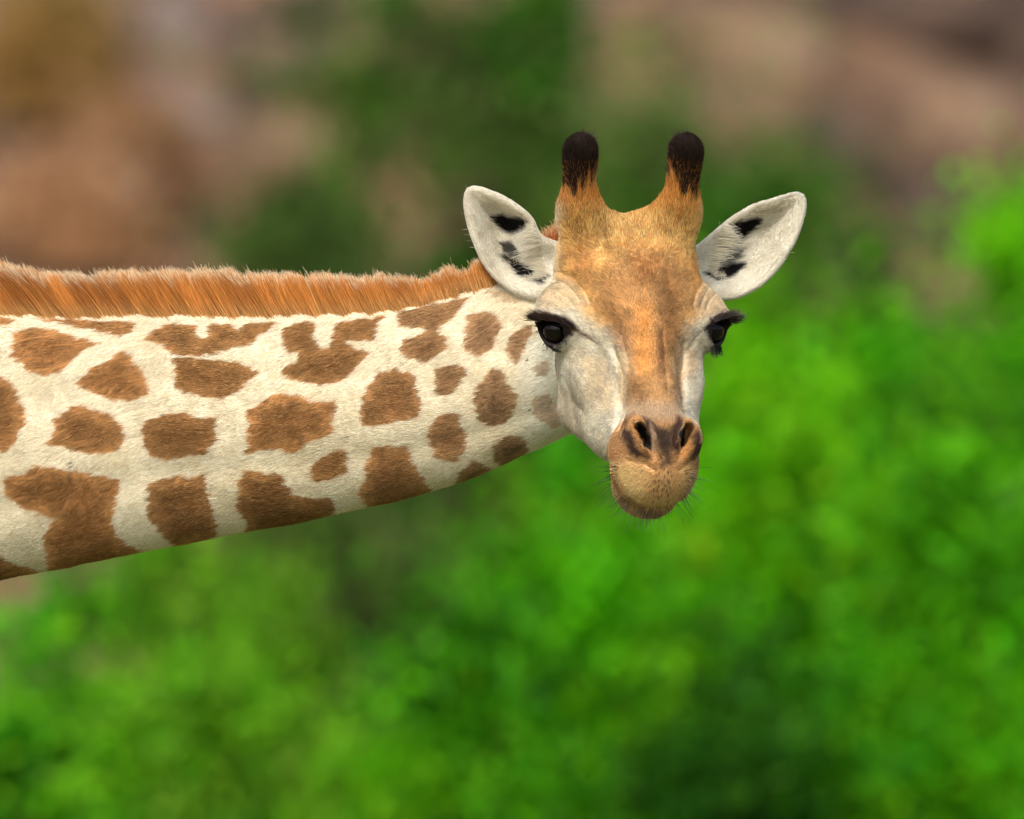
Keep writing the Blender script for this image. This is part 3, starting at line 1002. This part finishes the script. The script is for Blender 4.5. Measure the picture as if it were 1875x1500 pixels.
        B0 = np.stack([bx, by, z0 - 1], -1); T0 = np.stack([txx, tyy, z0 + np.where(k == 0, 14, 2)], -1)
        s = np.linspace(0, 1, 6)
        pts = B0[:, None] + (T0 - B0)[:, None] * s[None, :, None]
        pts[:, :, 1] += (4.0 * np.sin(s * math.pi))[None]
        col = np.tile(srgb(34, 24, 24), (n, 6, 1)) * np.exp(rng.normal(size=n) * .3)[:, None, None]
        br = rng.random(n) < .25
        col[br] = srgb(92, 56, 46)
        hair('eyelashes', pts, taper(n, 6, .45, .14), col, HM_DARK)
        # short lower lashes
        n = 120
        if k == 0: ax = rng.uniform(998, 1036, n); ay = 628 - ((ax - 1016) / 22) ** 2 * 8
        else: ax = rng.uniform(1302, 1322, n); ay = 640 - np.abs(ax - 1310) * .6
        z0 = np.clip(drop(ax, ay), ez - 30, ez + 40)
        P = np.stack([ax, ay, z0], -1)
        D = unit(np.array([[0, 1, .25]]) + rng.normal(size=(n, 3)) * .2)
        hair('lower_lashes', grow(P, D, rng.uniform(9, 20, n), K=4, curl=.1), taper(n, 4, .35, .15), np.tile(srgb(40, 30, 28), (n, 4, 1)), HM_DARK)

    # ---- whiskers round the chin and lips
    n = 170
    an = rng.uniform(-.35, math.pi + .5, n)
    wx = 1196 + 74 * np.cos(an) * rng.uniform(.8, 1.0, n) - 6; wy = 876 + 66 * np.sin(an) * rng.uniform(.75, 1.0, n)
    z0 = drop(wx, wy)
    k = z0 > -50
    wx, wy, z0, an = wx[k], wy[k], z0[k], an[k]
    n = len(wx)
    P = np.stack([wx, wy, z0], -1)
    D = unit(np.stack([np.cos(an) * .9 - .12, np.sin(an) * .8 + .35, np.full(n, .35)], -1) + rng.normal(size=(n, 3)) * .15)
    hair('whiskers', grow(P, D, rng.uniform(16, 48, n), K=5, curl=.10), taper(n, 5, .34, .12), np.tile(srgb(26, 20, 18), (n, 5, 1)), HM_DARK)

    # ---- tufts on the ossicones
    n = 8000
    sd_ = np.where(rng.random(n) < .5, -1, 1)
    v = unit(rng.normal(size=(n, 3)))
    Q = np.stack([sd_ * 99 + v[:, 0] * 19, -208 + v[:, 1] * 19, 244 + v[:, 2] * 44 - 24], -1)
    P = from_head(Q)
    up = HN * .9 - HF * .4
    axis_out = unit(v @ HM)
    D = unit(axis_out * .26 + up[None] * .9 + rng.normal(size=(n, 3)) * .2)
    back = P[:, 1] > 285
    col = np.tile(srgb(58, 48, 45), (n, 5, 1)) * np.exp(rng.normal(size=n) * .6)[:, None, None]
    g = (rng.random(n) < .04) & back
    col[g] = srgb(196, 124, 52)
    Lh = rng.uniform(7, 24, n)
    crest = (rng.random(n) < .22) & (v[:, 2] > .2) & (v[:, 0] * sd_ < 0)
    Lh = np.where(crest, rng.uniform(22, 38, n), Lh)
    pts = grow(P, D, Lh, K=5, curl=.12)
    pts[:, :, 0] -= (np.linspace(0, 1, 5) ** 2 * 5)[None] * np.where(sd_ < 0, -.6, .6)[:, None]
    hair('ossicone_tufts', pts, taper(n, 5, .55, .16), col, HM_DARK)

    # ---- long pale hair fringing the inside of the ears
    for k in (0, 1):
        if k == 0:
            rl = np.array([(975, 404), (984, 430), (988, 455), (992, 480), (1000, 502), (985, 505), (960, 515)], dtype=float)
            dv = np.array([(-.6, .55), (-1, .25), (-1, .2), (-1, -.1), (-.9, -.3), (-.8, -.2), (-.4, -.8)], dtype=float)
            ln = np.array([24, 46, 50, 40, 22, 12, 8], dtype=float)
        else:
            rl = np.array([(1332, 408), (1326, 425), (1318, 445), (1308, 465), (1300, 485), (1310, 500), (1330, 508)], dtype=float)
            dv = np.array([(.8, .5), (1, .2), (1, .05), (1, -.12), (.95, -.25), (.5, -.6), (.3, -.9)], dtype=float)
            ln = np.array([24, 36, 40, 36, 26, 10, 7], dtype=float)
        n = 760
        tt = rng.random(n); ii = np.linspace(0, 1, 7)
        rx = np.interp(tt, ii, rl[:, 0]) + rng.normal(size=n) * 3; ry = np.interp(tt, ii, rl[:, 1]) + rng.normal(size=n) * 3
        z0 = drop(rx, ry)
        P = np.stack([rx, ry, z0], -1)
        D = np.stack([np.interp(tt, ii, dv[:, 0]), np.interp(tt, ii, dv[:, 1]), rng.uniform(.0, .35, n)], -1)
        ok = z0 < -85
        tt, P, D, n = tt[ok], P[ok], D[ok], int(ok.sum())
        cl = N1(np.stack([tt * 40, tt * 0, tt * 0 + k], -1))
        D[:, 1] += .3 * cl
        D = unit(D + rng.normal(size=(n, 3)) * .08)
        Lh = np.interp(tt, ii, ln) * rng.uniform(.45, 1.05, n) * (1 + .25 * cl)
        pts = grow(P, D, Lh, K=6, curl=.10)
        s6 = np.linspace(0, 1, 6)
        pts[:, :, 2] -= (s6 ** 2)[None] * (Lh * .25)[:, None]
        # keep the hair in front of the ear's hollow
        fl = pts.reshape(-1, 3)
        zf = drop(fl[:, 0].copy(), fl[:, 1].copy())
        fl[:, 2] = np.where((zf > -260) & (zf < -85), np.maximum(fl[:, 2], zf + 1.5), fl[:, 2])
        pts = fl.reshape(pts.shape)
        col = np.tile(srgb(228, 222, 204), (n, 6, 1)) * np.exp(rng.normal(size=n) * .15)[:, None, None]
        hair('ear_hair', pts, taper(n, 6, .32, .10), np.clip(col, 0, .9), HM_COAT)
        # fine fringe along the rim
        n = 1600
        ep = EAR_POLYS[k]
        i = rng.integers(0, len(ep), n); f = rng.random(n)[:, None]
        e1 = ep[i]; e2 = ep[(i + 1) % len(ep)]
        xy = e1 * (1 - f) + e2 * f
        out = e2 - e1; out = np.stack([out[:, 1], -out[:, 0]], -1); out = unit(out)
        if k == 1: out = -out
        cen_ = ep.mean(0); sg = np.sign(((xy - cen_) * out).sum(1, keepdims=True)); out = out * sg
        keep = (xy[:, 0] < 1012) if k == 0 else (xy[:, 0] > 1285)
        xy, out = xy[keep], out[keep]; n = len(xy)
        zz = drop(xy[:, 0] - out[:, 0] * 5, xy[:, 1] - out[:, 1] * 5)
        ok = (zz > -260) & (zz < -85)
        xy, out, zz = xy[ok], out[ok], zz[ok]; n = len(xy)
        P = np.concatenate([xy - out * 4, zz[:, None]], 1)
        axd = unit(np.array([EAR_AX[k][1]]) - np.array([EAR_AX[k][0]]))
        D = unit(np.concatenate([out * .7 + axd * .6, np.zeros((n, 1))], 1) + rng.normal(size=(n, 3)) * .2)
        Lh = rng.uniform(3, 6.5, n) + 14 * (rng.random(n) < .004)
        hair('ear_fringe', grow(P, D, Lh, K=4, curl=.1), taper(n, 4, .28, .10), np.tile(srgb(226, 222, 208), (n, 4, 1)), HM_COAT)
    print('hair done', round(_time.time() - _t0, 1), 's')
# ------------------------------------------------------------------ background: ground, bank, shrubs, boulders
def at(px, py, D):
    """world point seen at px, py of the view, D metres from the camera"""
    k = S * D / DIST
    return np.array([(px - 937.5) * k, D - DIST, CAM_Z + (750 - py) * k])


def bank_h(X, Y):
    """height of the ground: flat, then a rough bank rising behind the bushes"""
    d = Y - 44.0 + 1.6 * np.sin(X * .35 + 1.0) + .8 * np.sin(X * .9)
    r = np.where(d > 0, d * d / (d + 9.0) * .62, 0)
    P = np.stack([X, Y, X * 0], -1).reshape(-1, 3)
    nz = (N1(P / 3.1) * .55 + N2(P / 1.3) * .28 + N3(P / .6) * .10).reshape(X.shape)
    return r + nz * np.clip((d + 4) / 8, 0, 1) + np.where(Y > 60, 0, 0)


def bank_dist(px, py):
    """how far off the line of sight through px, py meets the bank"""
    for D in np.arange(66, 150, .25):
        q = at(px, py, D)
        if bank_h(np.array([[q[0]]]), np.array([[q[1]]]))[0, 0] > q[2]:
            return float(D)
    return 110.0


def noise_mat(name, stops, scale, detail=6, rough=.9, bump=.5, dist=.05, scale2=None):
    m, nt, bs = new_mat(name)
    tc = nt.nodes.new('ShaderNodeTexCoord')
    tn = nt.nodes.new('ShaderNodeTexNoise'); tn.inputs['Scale'].default_value = scale; tn.inputs['Detail'].default_value = detail
    tn.inputs['Roughness'].default_value = .62
    nt.links.new(tc.outputs['Object'], tn.inputs['Vector'])
    rp = nt.nodes.new('ShaderNodeValToRGB')
    el = rp.color_ramp.elements
    while len(el) < len(stops): el.new(.5)
    for e, (p, c) in zip(el, stops):
        e.position = p; e.color = (*srgb(*c), 1)
    nt.links.new(tn.outputs[0], rp.inputs[0]); nt.links.new(rp.outputs[0], bs.inputs['Base Color'])
    t2 = nt.nodes.new('ShaderNodeTexNoise'); t2.inputs['Scale'].default_value = scale2 or scale * 6; t2.inputs['Detail'].default_value = 5
    nt.links.new(tc.outputs['Object'], t2.inputs['Vector'])
    bp = nt.nodes.new('ShaderNodeBump'); bp.inputs['Strength'].default_value = bump; bp.inputs['Distance'].default_value = dist
    nt.links.new(t2.outputs[0], bp.inputs['Height']); nt.links.new(bp.outputs[0], bs.inputs['Normal'])
    bs.inputs['Roughness'].default_value = rough
    bs.inputs['Specular IOR Level'].default_value = .2
    return m


def build_background():
    global rng
    rng = np.random.default_rng(21)
    # one sheet of ground: wide cells far off, fine cells where the bank is in view
    xs = np.concatenate([[-900, -500, -250, -120, -60], np.linspace(-30, 30, 181), [60, 120, 250, 500, 900]])
    ys = np.concatenate([[-600, -300, -120, -60, -30, -10], np.linspace(0, 36, 37), np.linspace(36.4, 90, 160), [110, 140, 200, 320, 520, 900, 1500]])
    X, Y = np.meshgrid(xs, ys, indexing='ij')
    Z = bank_h(X, np.minimum(Y, 140))
    nx, ny = X.shape
    i, j = np.meshgrid(np.arange(nx - 1), np.arange(ny - 1), indexing='ij')
    k = (i * ny + j).ravel()
    F = np.stack([k, k + ny, k + ny + 1, k + 1], -1)
    earth = noise_mat('dry_earth', [(.32, (46, 38, 33)), (.42, (90, 70, 55)), (.50, (124, 94, 70)), (.57, (98, 80, 68)), (.66, (68, 56, 50))], .8, bump=.6, dist=.12, scale2=5)
    # grass green added on the flat to temper bounce light, bare earth on the bank
    nt = earth.node_tree; bs = nt.nodes['Principled BSDF']
    tc = nt.nodes.new('ShaderNodeTexCoord'); sp = nt.nodes.new('ShaderNodeSeparateXYZ'); nt.links.new(tc.outputs['Object'], sp.inputs[0])
    mr = nt.nodes.new('ShaderNodeMapRange'); mr.inputs[1].default_value = 44; mr.inputs[2].default_value = 38
    nt.links.new(sp.outputs['Y'], mr.inputs[0])
    gn = nt.nodes.new('ShaderNodeTexNoise'); gn.inputs['Scale'].default_value = 1.7; gn.inputs['Detail'].default_value = 6
    nt.links.new(tc.outputs['Object'], gn.inputs['Vector'])
    gr = nt.nodes.new('ShaderNodeValToRGB'); gr.color_ramp.elements[0].color = (*srgb(60, 78, 28), 1); gr.color_ramp.elements[1].color = (*srgb(120, 118, 66), 1)
    gr.color_ramp.elements[0].position = .35; gr.color_ramp.elements[1].position = .7
    nt.links.new(gn.outputs[0], gr.inputs[0])
    old = bs.inputs['Base Color'].links[0].from_socket
    mx = nt.nodes.new('ShaderNodeMix'); mx.data_type = 'RGBA'
    nt.links.new(mr.outputs[0], mx.inputs[0]); nt.links.new(old, mx.inputs[6]); nt.links.new(gr.outputs[0], mx.inputs[7])
    nt.links.new(mx.outputs[2], bs.inputs['Base Color'])
    g = link(bpy.data.objects.new('ground', np_mesh('ground', np.stack([X, Y, Z], -1).reshape(-1, 3), F, earth)))
    tag(g, 'dry brown earth rising into a bank behind the bushes', 'ground', kind='structure')

    # ---- leaves
    def leaf_mat(name):
        m, nt, bs = new_mat(name)
        at_ = nt.nodes.new('ShaderNodeAttribute'); at_.attribute_name = 'leaf'
        nt.links.new(at_.outputs['Color'], bs.inputs['Base Color'])
        bs.inputs['Roughness'].default_value = .5
        bs.inputs['Specular IOR Level'].default_value = .12
        tr = nt.nodes.new('ShaderNodeBsdfTranslucent')
        mx = nt.nodes.new('ShaderNodeMixShader'); mx.inputs[0].default_value = .4
        nt.links.new(at_.outputs['Color'], tr.inputs['Color'])
        nt.links.new(bs.outputs[0], mx.inputs[1]); nt.links.new(tr.outputs[0], mx.inputs[2])
        nt.links.new(mx.outputs[0], nt.nodes['Material Output'].inputs['Surface'])
        return m
    LM = leaf_mat('leaf')
    bark = noise_mat('bark', [(.35, (70, 54, 44)), (.65, (120, 98, 80))], 6, bump=.8, dist=.01)

    def leaves_mesh(C, size, cols, up=.35):
        """C (N,3) centres -> one mesh of small folded leaves"""
        n = len(C)
        a = unit(rng.normal(size=(n, 3)) + np.array([0, 0, .15]))
        nn = unit(rng.normal(size=(n, 3)) + np.array([0, -.25, up * 2]))
        b2 = unit(np.cross(nn, a)); nn = np.cross(a, b2)
        sz = (size * rng.uniform(.6, 1.3, n))[:, None]
        v0 = C - a * sz; v1 = C + b2 * sz * .45 - nn * sz * .12; v2 = C + a * sz; v3 = C - b2 * sz * .45 - nn * sz * .12
        V = np.stack([v0, v1, v2, v3], 1).reshape(-1, 3)
        F = np.arange(4 * n).reshape(n, 4)
        F = np.concatenate([F[:, [0, 1, 2, 2]], F[:, [0, 2, 3, 3]]])[:, :3]
        return V, F, np.repeat(cols, 4, axis=0)

    def tube(p0, p1, r0, r1, V, F, seg=7, parts=4, bend=.05):
        p0, p1 = np.array(p0, float), np.array(p1, float)
        ax = unit(p1 - p0); u = unit(np.cross(ax, [.3, .9, .1])); w = np.cross(ax, u)
        off = rng.normal(size=(parts + 1, 3)) * bend * np.linalg.norm(p1 - p0); off[0] = 0; off[-1] = 0
        base = len(V)
        for i in range(parts + 1):
            t = i / parts
            c = p0 + (p1 - p0) * t + off[i]
            r = r0 + (r1 - r0) * t
            for k in range(seg):
                an = 2 * math.pi * k / seg
                V.append(c + (u * math.cos(an) + w * math.sin(an)) * r)
        for i in range(parts):
            for k in range(seg):
                a = base + i * seg + k; b2 = base + i * seg + (k + 1) % seg
                F.append((a, b2, b2 + seg, a + seg))

    def shrub(name, label, cat, group, px, py_top, D, wpx, palette, n_leaf, leaf=.045, clumps=26, base_z=None, depth=None,
              fill=.35, crown_low=.04, tilt=0.0, clump_r=.19, stem_r=.018, zshift=0.0):
        """a leafy bush whose crown spans wpx and whose top is seen at py_top"""
        top = at(px, py_top, D)
        gz = float(bank_h(np.array([[top[0]]]), np.array([[top[1]]]))[0, 0]) if base_z is None else base_z
        hw = wpx * .5 * S * D / DIST
        dp = depth or hw * .8
        ht = top[2] - gz
        root = link(bpy.data.objects.new(name, None)); root.location = (top[0], top[1], gz)
        tag(root, label, cat, group)
        # clump centres fill an uneven dome, denser near its skin
        cc = []
        while len(cc) < clumps:
            v = rng.normal(size=3); v /= np.linalg.norm(v)
            r = 1 - fill * rng.random() ** 1.5
            v = v * r
            z = crown_low + (1 - crown_low) * (v[2] * .5 + .5)
            wdt = .75 + .25 * math.sin(min(1, z * 1.2) * math.pi)
            if v[1] > .55: continue
            cc.append((v[0] * hw * wdt + tilt * z * hw, v[1] * dp, z * ht * (.86 + .14 * rng.random())))
        cc = np.array(cc)
        cc[:, 2] *= (ht - clump_r * .7) / cc[:, 2].max()
        cr = clump_r * rng.uniform(.6, 1.35, len(cc)) 
        w = cr ** 2; idx = rng.choice(len(cc), n_leaf, p=w / w.sum())
        dirs = unit(rng.normal(size=(n_leaf, 3)))
        rr = cr[idx] * np.abs(rng.normal(size=n_leaf)) * .85
        st = rng.uniform(.6, 1.6, (len(cc), 3))
        C = cc[idx] + dirs * rr[:, None] * st[idx]
        # loose sprays between the clumps
        loose = rng.random(n_leaf) < .22
        j2 = rng.choice(len(cc), n_leaf); uu = rng.random(n_leaf)[:, None]
        C2 = cc[idx] * uu + cc[j2] * (1 - uu) + rng.normal(size=(n_leaf, 3)) * clump_r * .6
        C2[:, 2] += .06 * hw
        C = np.where(loose[:, None], C2, C)
        C[:, 2] = np.maximum(C[:, 2], .03)
        pal = np.array([srgb(*c) for c in palette])
        cl = rng.choice(len(pal), len(cc)); lc = (pal[cl] * np.exp(rng.normal(size=len(cc)) * .32)[:, None])[idx]
        o2 = rng.choice(len(pal), n_leaf); mixk = rng.random(n_leaf)[:, None] * .5
        lc = (lc * (1 - mixk) + pal[o2] * mixk) * np.exp(rng.normal(size=n_leaf) * .14)[:, None]
        V, F, LC = leaves_mesh(C, leaf, np.clip(lc, .003, .6))
        me = np_mesh('crown', V, F, LM, smooth=False)
        vattr(me, 'leaf', LC)
        link(bpy.data.objects.new('crown', me), root)
        # stems from the foot to the clumps
        V, F = [], []
        hub = np.array([0, 0, ht * .18])
        tube((0, 0, -.08), hub, stem_r * 1.5, stem_r * 1.2, V, F)
        for q in cc[:: max(1, len(cc) // 12)]:
            tube(hub * rng.uniform(.3, 1.0), q, stem_r, stem_r * .25, V, F, bend=.06)
        me = np_mesh('trunk', np.array(V), np.array(F), bark)
        link(bpy.data.objects.new('trunk', me), root)
        return root

    LIME = [(94, 178, 6), (72, 164, 5), (124, 192, 18), (52, 136, 5), (82, 170, 6)]
    YELL = [(134, 182, 44), (112, 168, 28), (146, 188, 62), (88, 146, 20)]
    DEEP = [(52, 118, 12), (72, 136, 14), (40, 98, 10), (86, 144, 22)]
    GAP_SHADE = [(26, 76, 8), (42, 98, 10), (20, 58, 8), (56, 116, 12)]  # greens darkened to put the deep shade of gaps into the leaves
    DULL = [(92, 114, 48), (74, 102, 40), (108, 122, 64), (60, 88, 34)]
    GOLD = [(178, 140, 78), (162, 126, 68), (184, 152, 92), (136, 118, 68)]
    RUST = [(196, 150, 108), (180, 134, 94), (198, 158, 120), (156, 124, 90)]
    NEAR = 'bright green bushes behind the giraffe'
    FAR = 'dull green bushes at the foot of the bank'
    DRY = 'dry brown shrubs on the bank'
    ROCK = 'boulders on the bank'
    mk = shrub
    # near bushes
    mk('leafy_bush', 'bright lime green bush below the ear on the right', 'bush', NEAR, 1490, 530, 46, 620, LIME, 20000, clumps=60, depth=.7)
    mk('leafy_bush', 'tall lime green bush at the right edge, reaching highest', 'bush', NEAR, 1880, 375, 47, 360, LIME, 20000, clumps=60, depth=.7)
    mk('leafy_bush', 'wide green bush directly under the muzzle of the giraffe', 'bush', NEAR, 1130, 770, 45, 680, LIME, 20000, clumps=60, depth=.7)
    mk('leafy_bush', 'green bush in the bottom right corner', 'bush', NEAR, 1720, 830, 44, 620, LIME, 18000, clumps=54, depth=.6)
    mk('leafy_bush', 'green bush at the bottom, right of the middle, gap shade in its leaf colour', 'bush', NEAR, 1330, 1180, 43.5, 460, GAP_SHADE + DEEP, 9000, clumps=34, depth=.6)
    mk('leafy_bush', 'green bush at the bottom, under the middle of the neck', 'bush', NEAR, 850, 1100, 44, 520, LIME + DEEP, 13000, clumps=44, depth=.6)
    mk('leafy_bush', 'yellowish green bush under the neck, left of the middle', 'bush', NEAR, 500, 1040, 47, 380, YELL, 9000, clumps=30, depth=.5)
    mk('leafy_bush', 'green bush in the bottom left corner', 'bush', NEAR, 90, 1040, 44, 460, LIME + DEEP, 13000, clumps=44, depth=.6)
    mk('leafy_bush', 'low green bush at the bottom, left of the middle', 'bush', NEAR, 380, 1190, 42.5, 440, LIME + YELL, 11000, clumps=36, depth=.5)
    mk('leafy_bush', 'green bush showing just beneath the neck at far left', 'bush', NEAR, 330, 880, 52, 520, DEEP + YELL, 10000, clumps=32, depth=.5)
    # more of the same thicket to either side
    mk('leafy_bush', 'green bush standing beyond the left edge', 'bush', NEAR, -330, 1000, 45, 560, LIME + DEEP, 9000, clumps=36, depth=.6)
    mk('leafy_bush', 'green bush standing farthest out to the left', 'bush', NEAR, -860, 1040, 46, 620, LIME + YELL, 9000, clumps=36, depth=.6)
    mk('leafy_bush', 'green bush standing beyond the right edge', 'bush', NEAR, 2280, 560, 46, 620, LIME, 11000, clumps=40, depth=.7)
    mk('leafy_bush', 'green bush standing farthest out to the right', 'bush', NEAR, 2800, 620, 47, 640, LIME + DEEP, 11000, clumps=40, depth=.7)
    # bushes at the foot of the bank
    mk('dull_bush', 'dull green bush above the mane, left of the ear', 'bush', FAR, 720, -60, 68, 460, DULL + DULL + DEEP, 9500, leaf=.06, clumps=44, clump_r=.26, depth=.8)
    mk('dull_bush', 'green bush at the top edge above the left ear', 'bush', FAR, 960, -80, 69, 300, DEEP + DULL, 10000, leaf=.06, clumps=30, clump_r=.24, depth=.8)
    mk('dull_bush', 'rounded dark green bush between the horns and right ear', 'bush', FAR, 1240, 160, 66, 300, DEEP + DULL, 12000, leaf=.06, clumps=40, clump_r=.26, depth=.8)
    mk('dull_bush', 'dark green bush behind the ear on the right', 'bush', FAR, 1430, 290, 65, 420, DEEP + DULL, 12000, leaf=.06, clumps=44, clump_r=.26, depth=.8)
    mk('dull_bush', 'olive bush at the top edge, right of the grey boulders', 'bush', FAR, 590, -40, 70, 300, DULL, 4500, leaf=.06, clumps=26, clump_r=.30, depth=.8)
    mk('dull_bush', 'dark green bush right of the right ear, below the brown rock', 'bush', FAR, 1560, 400, 64, 280, DEEP + DULL, 7000, leaf=.06, clumps=30, clump_r=.24, depth=.7)
    mk('dull_bush', 'low dull green bush just above the mane', 'bush', FAR, 520, 340, 67, 280, DULL, 6000, leaf=.06, clumps=20, clump_r=.24, depth=.6)
    mk('dull_bush', 'dull green bush behind the face and horns', 'bush', FAR, 1030, 190, 70, 380, DULL + DEEP, 10000, leaf=.06, clumps=34, clump_r=.26, depth=.8)
    mk('dull_bush', 'grey green bush seen through the gap below the neck', 'bush', FAR, 720, 860, 62, 420, DULL, 9000, leaf=.06, clumps=34, clump_r=.22, depth=.6)
    mk('dull_bush', 'dark green bush filling the gap at the right edge', 'bush', FAR, 1720, 600, 60, 420, DEEP, 9000, leaf=.06, clumps=34, clump_r=.22, depth=.6)
    mk('dry_shrub', 'golden dry shrub in the top left corner', 'shrub', DRY, 90, -20, bank_dist(90, 250), 210, GOLD, 6000, leaf=.05, clumps=20, clump_r=.24, depth=.5)
    mk('dry_shrub', 'rusty dry shrub above the mane at left', 'shrub', DRY, 250, 190, bank_dist(250, 400), 150, RUST, 4000, leaf=.05, clumps=14, clump_r=.22, depth=.4)
    mk('dry_shrub', 'tan dry shrub just over the mane at far left', 'shrub', DRY, 100, 310, bank_dist(100, 500), 280, RUST, 6000, leaf=.05, clumps=20, clump_r=.24, depth=.5)

    # ---- boulders half sunk in the bank
    rock_grey = noise_mat('grey_rock', [(.35, (78, 68, 64)), (.5, (112, 98, 92)), (.65, (140, 128, 118))], 1.6, bump=.8, dist=.06)
    rock_dark = noise_mat('dark_rock', [(.35, (44, 36, 32)), (.5, (74, 60, 52)), (.65, (98, 80, 68))], 1.6, bump=.8, dist=.06)
    rock_pink = noise_mat('pink_rock', [(.35, (90, 72, 58)), (.5, (120, 96, 76)), (.65, (140, 118, 96))], 1.6, bump=.8, dist=.06)
    bv, bf = uv_sphere(28, 18)
    bq = np.array([f for f in bf if f[2] != f[3]])

    def boulder(label, px, py, D, wpx, hpx, mat, lean=0.0):
        D = bank_dist(px, py)
        c = at(px, py, D)
        k = S * D / DIST
        off = rng.uniform(-50, 50, 3)
        v = bv.copy()
        # chipped, faceted outline
        r = 1 + .22 * N1(v * 1.3 + off) + .12 * N2(v * 3 + off) + .05 * N3(v * 7 + off)
        for _ in range(9):
            nrm = unit(rng.normal(size=3)); lim = rng.uniform(.72, .95)
            dd = (v * r[:, None]) @ nrm
            r = np.where(dd > lim, r * lim / np.maximum(dd, 1e-6), r)
        v = v * r[:, None] * np.array([wpx * .5 * k, min(wpx, hpx) * .5 * k, hpx * .5 * k])
        v[:, 0] += v[:, 2] * lean
        o = link(bpy.data.objects.new('boulder', np_mesh('boulder', v, bq, mat)))
        o.location = tuple(c)
        tag(o, label, 'boulder', ROCK)

    boulder('pale grey boulder near the top, above the mane at left', 310, 60, 74, 150, 150, rock_grey)
    boulder('grey boulder below the pale one, above the mane', 330, 230, 72.5, 190, 230, rock_grey, -.2)
    boulder('tall dark stand-in for a trunk-like shadow, left of the dull green bush', 445, 200, 71.5, 80, 300, rock_dark)  # dark rock form added where an upright shadow lies
    boulder('pinkish boulder over the mane beside the dark one', 540, 290, 71, 190, 200, rock_pink)
    boulder('long pinkish boulder sloping down behind the horns', 1380, 110, 73, 330, 260, rock_pink, -.6)
    boulder('wide dark boulder along the top edge at right', 1650, 40, 75, 480, 200, rock_dark, -.5)
    boulder('dark brown boulder in the top right corner', 1850, 110, 74, 190, 380, rock_dark)
    boulder('brown boulder right of the ear on the right', 1540, 300, 71, 230, 220, rock_dark, -.5)
    boulder('pinkish boulder above the tall bush at right', 1760, 240, 72, 240, 240, rock_pink, -.4)
    boulder('dark cleft boulder between the two green bushes at right', 1690, 430, 70, 190, 260, rock_dark, -.2)
    boulder('small dark boulder at the left edge', 20, 250, 71, 120, 140, rock_dark)


if DO_BG:
    build_background()
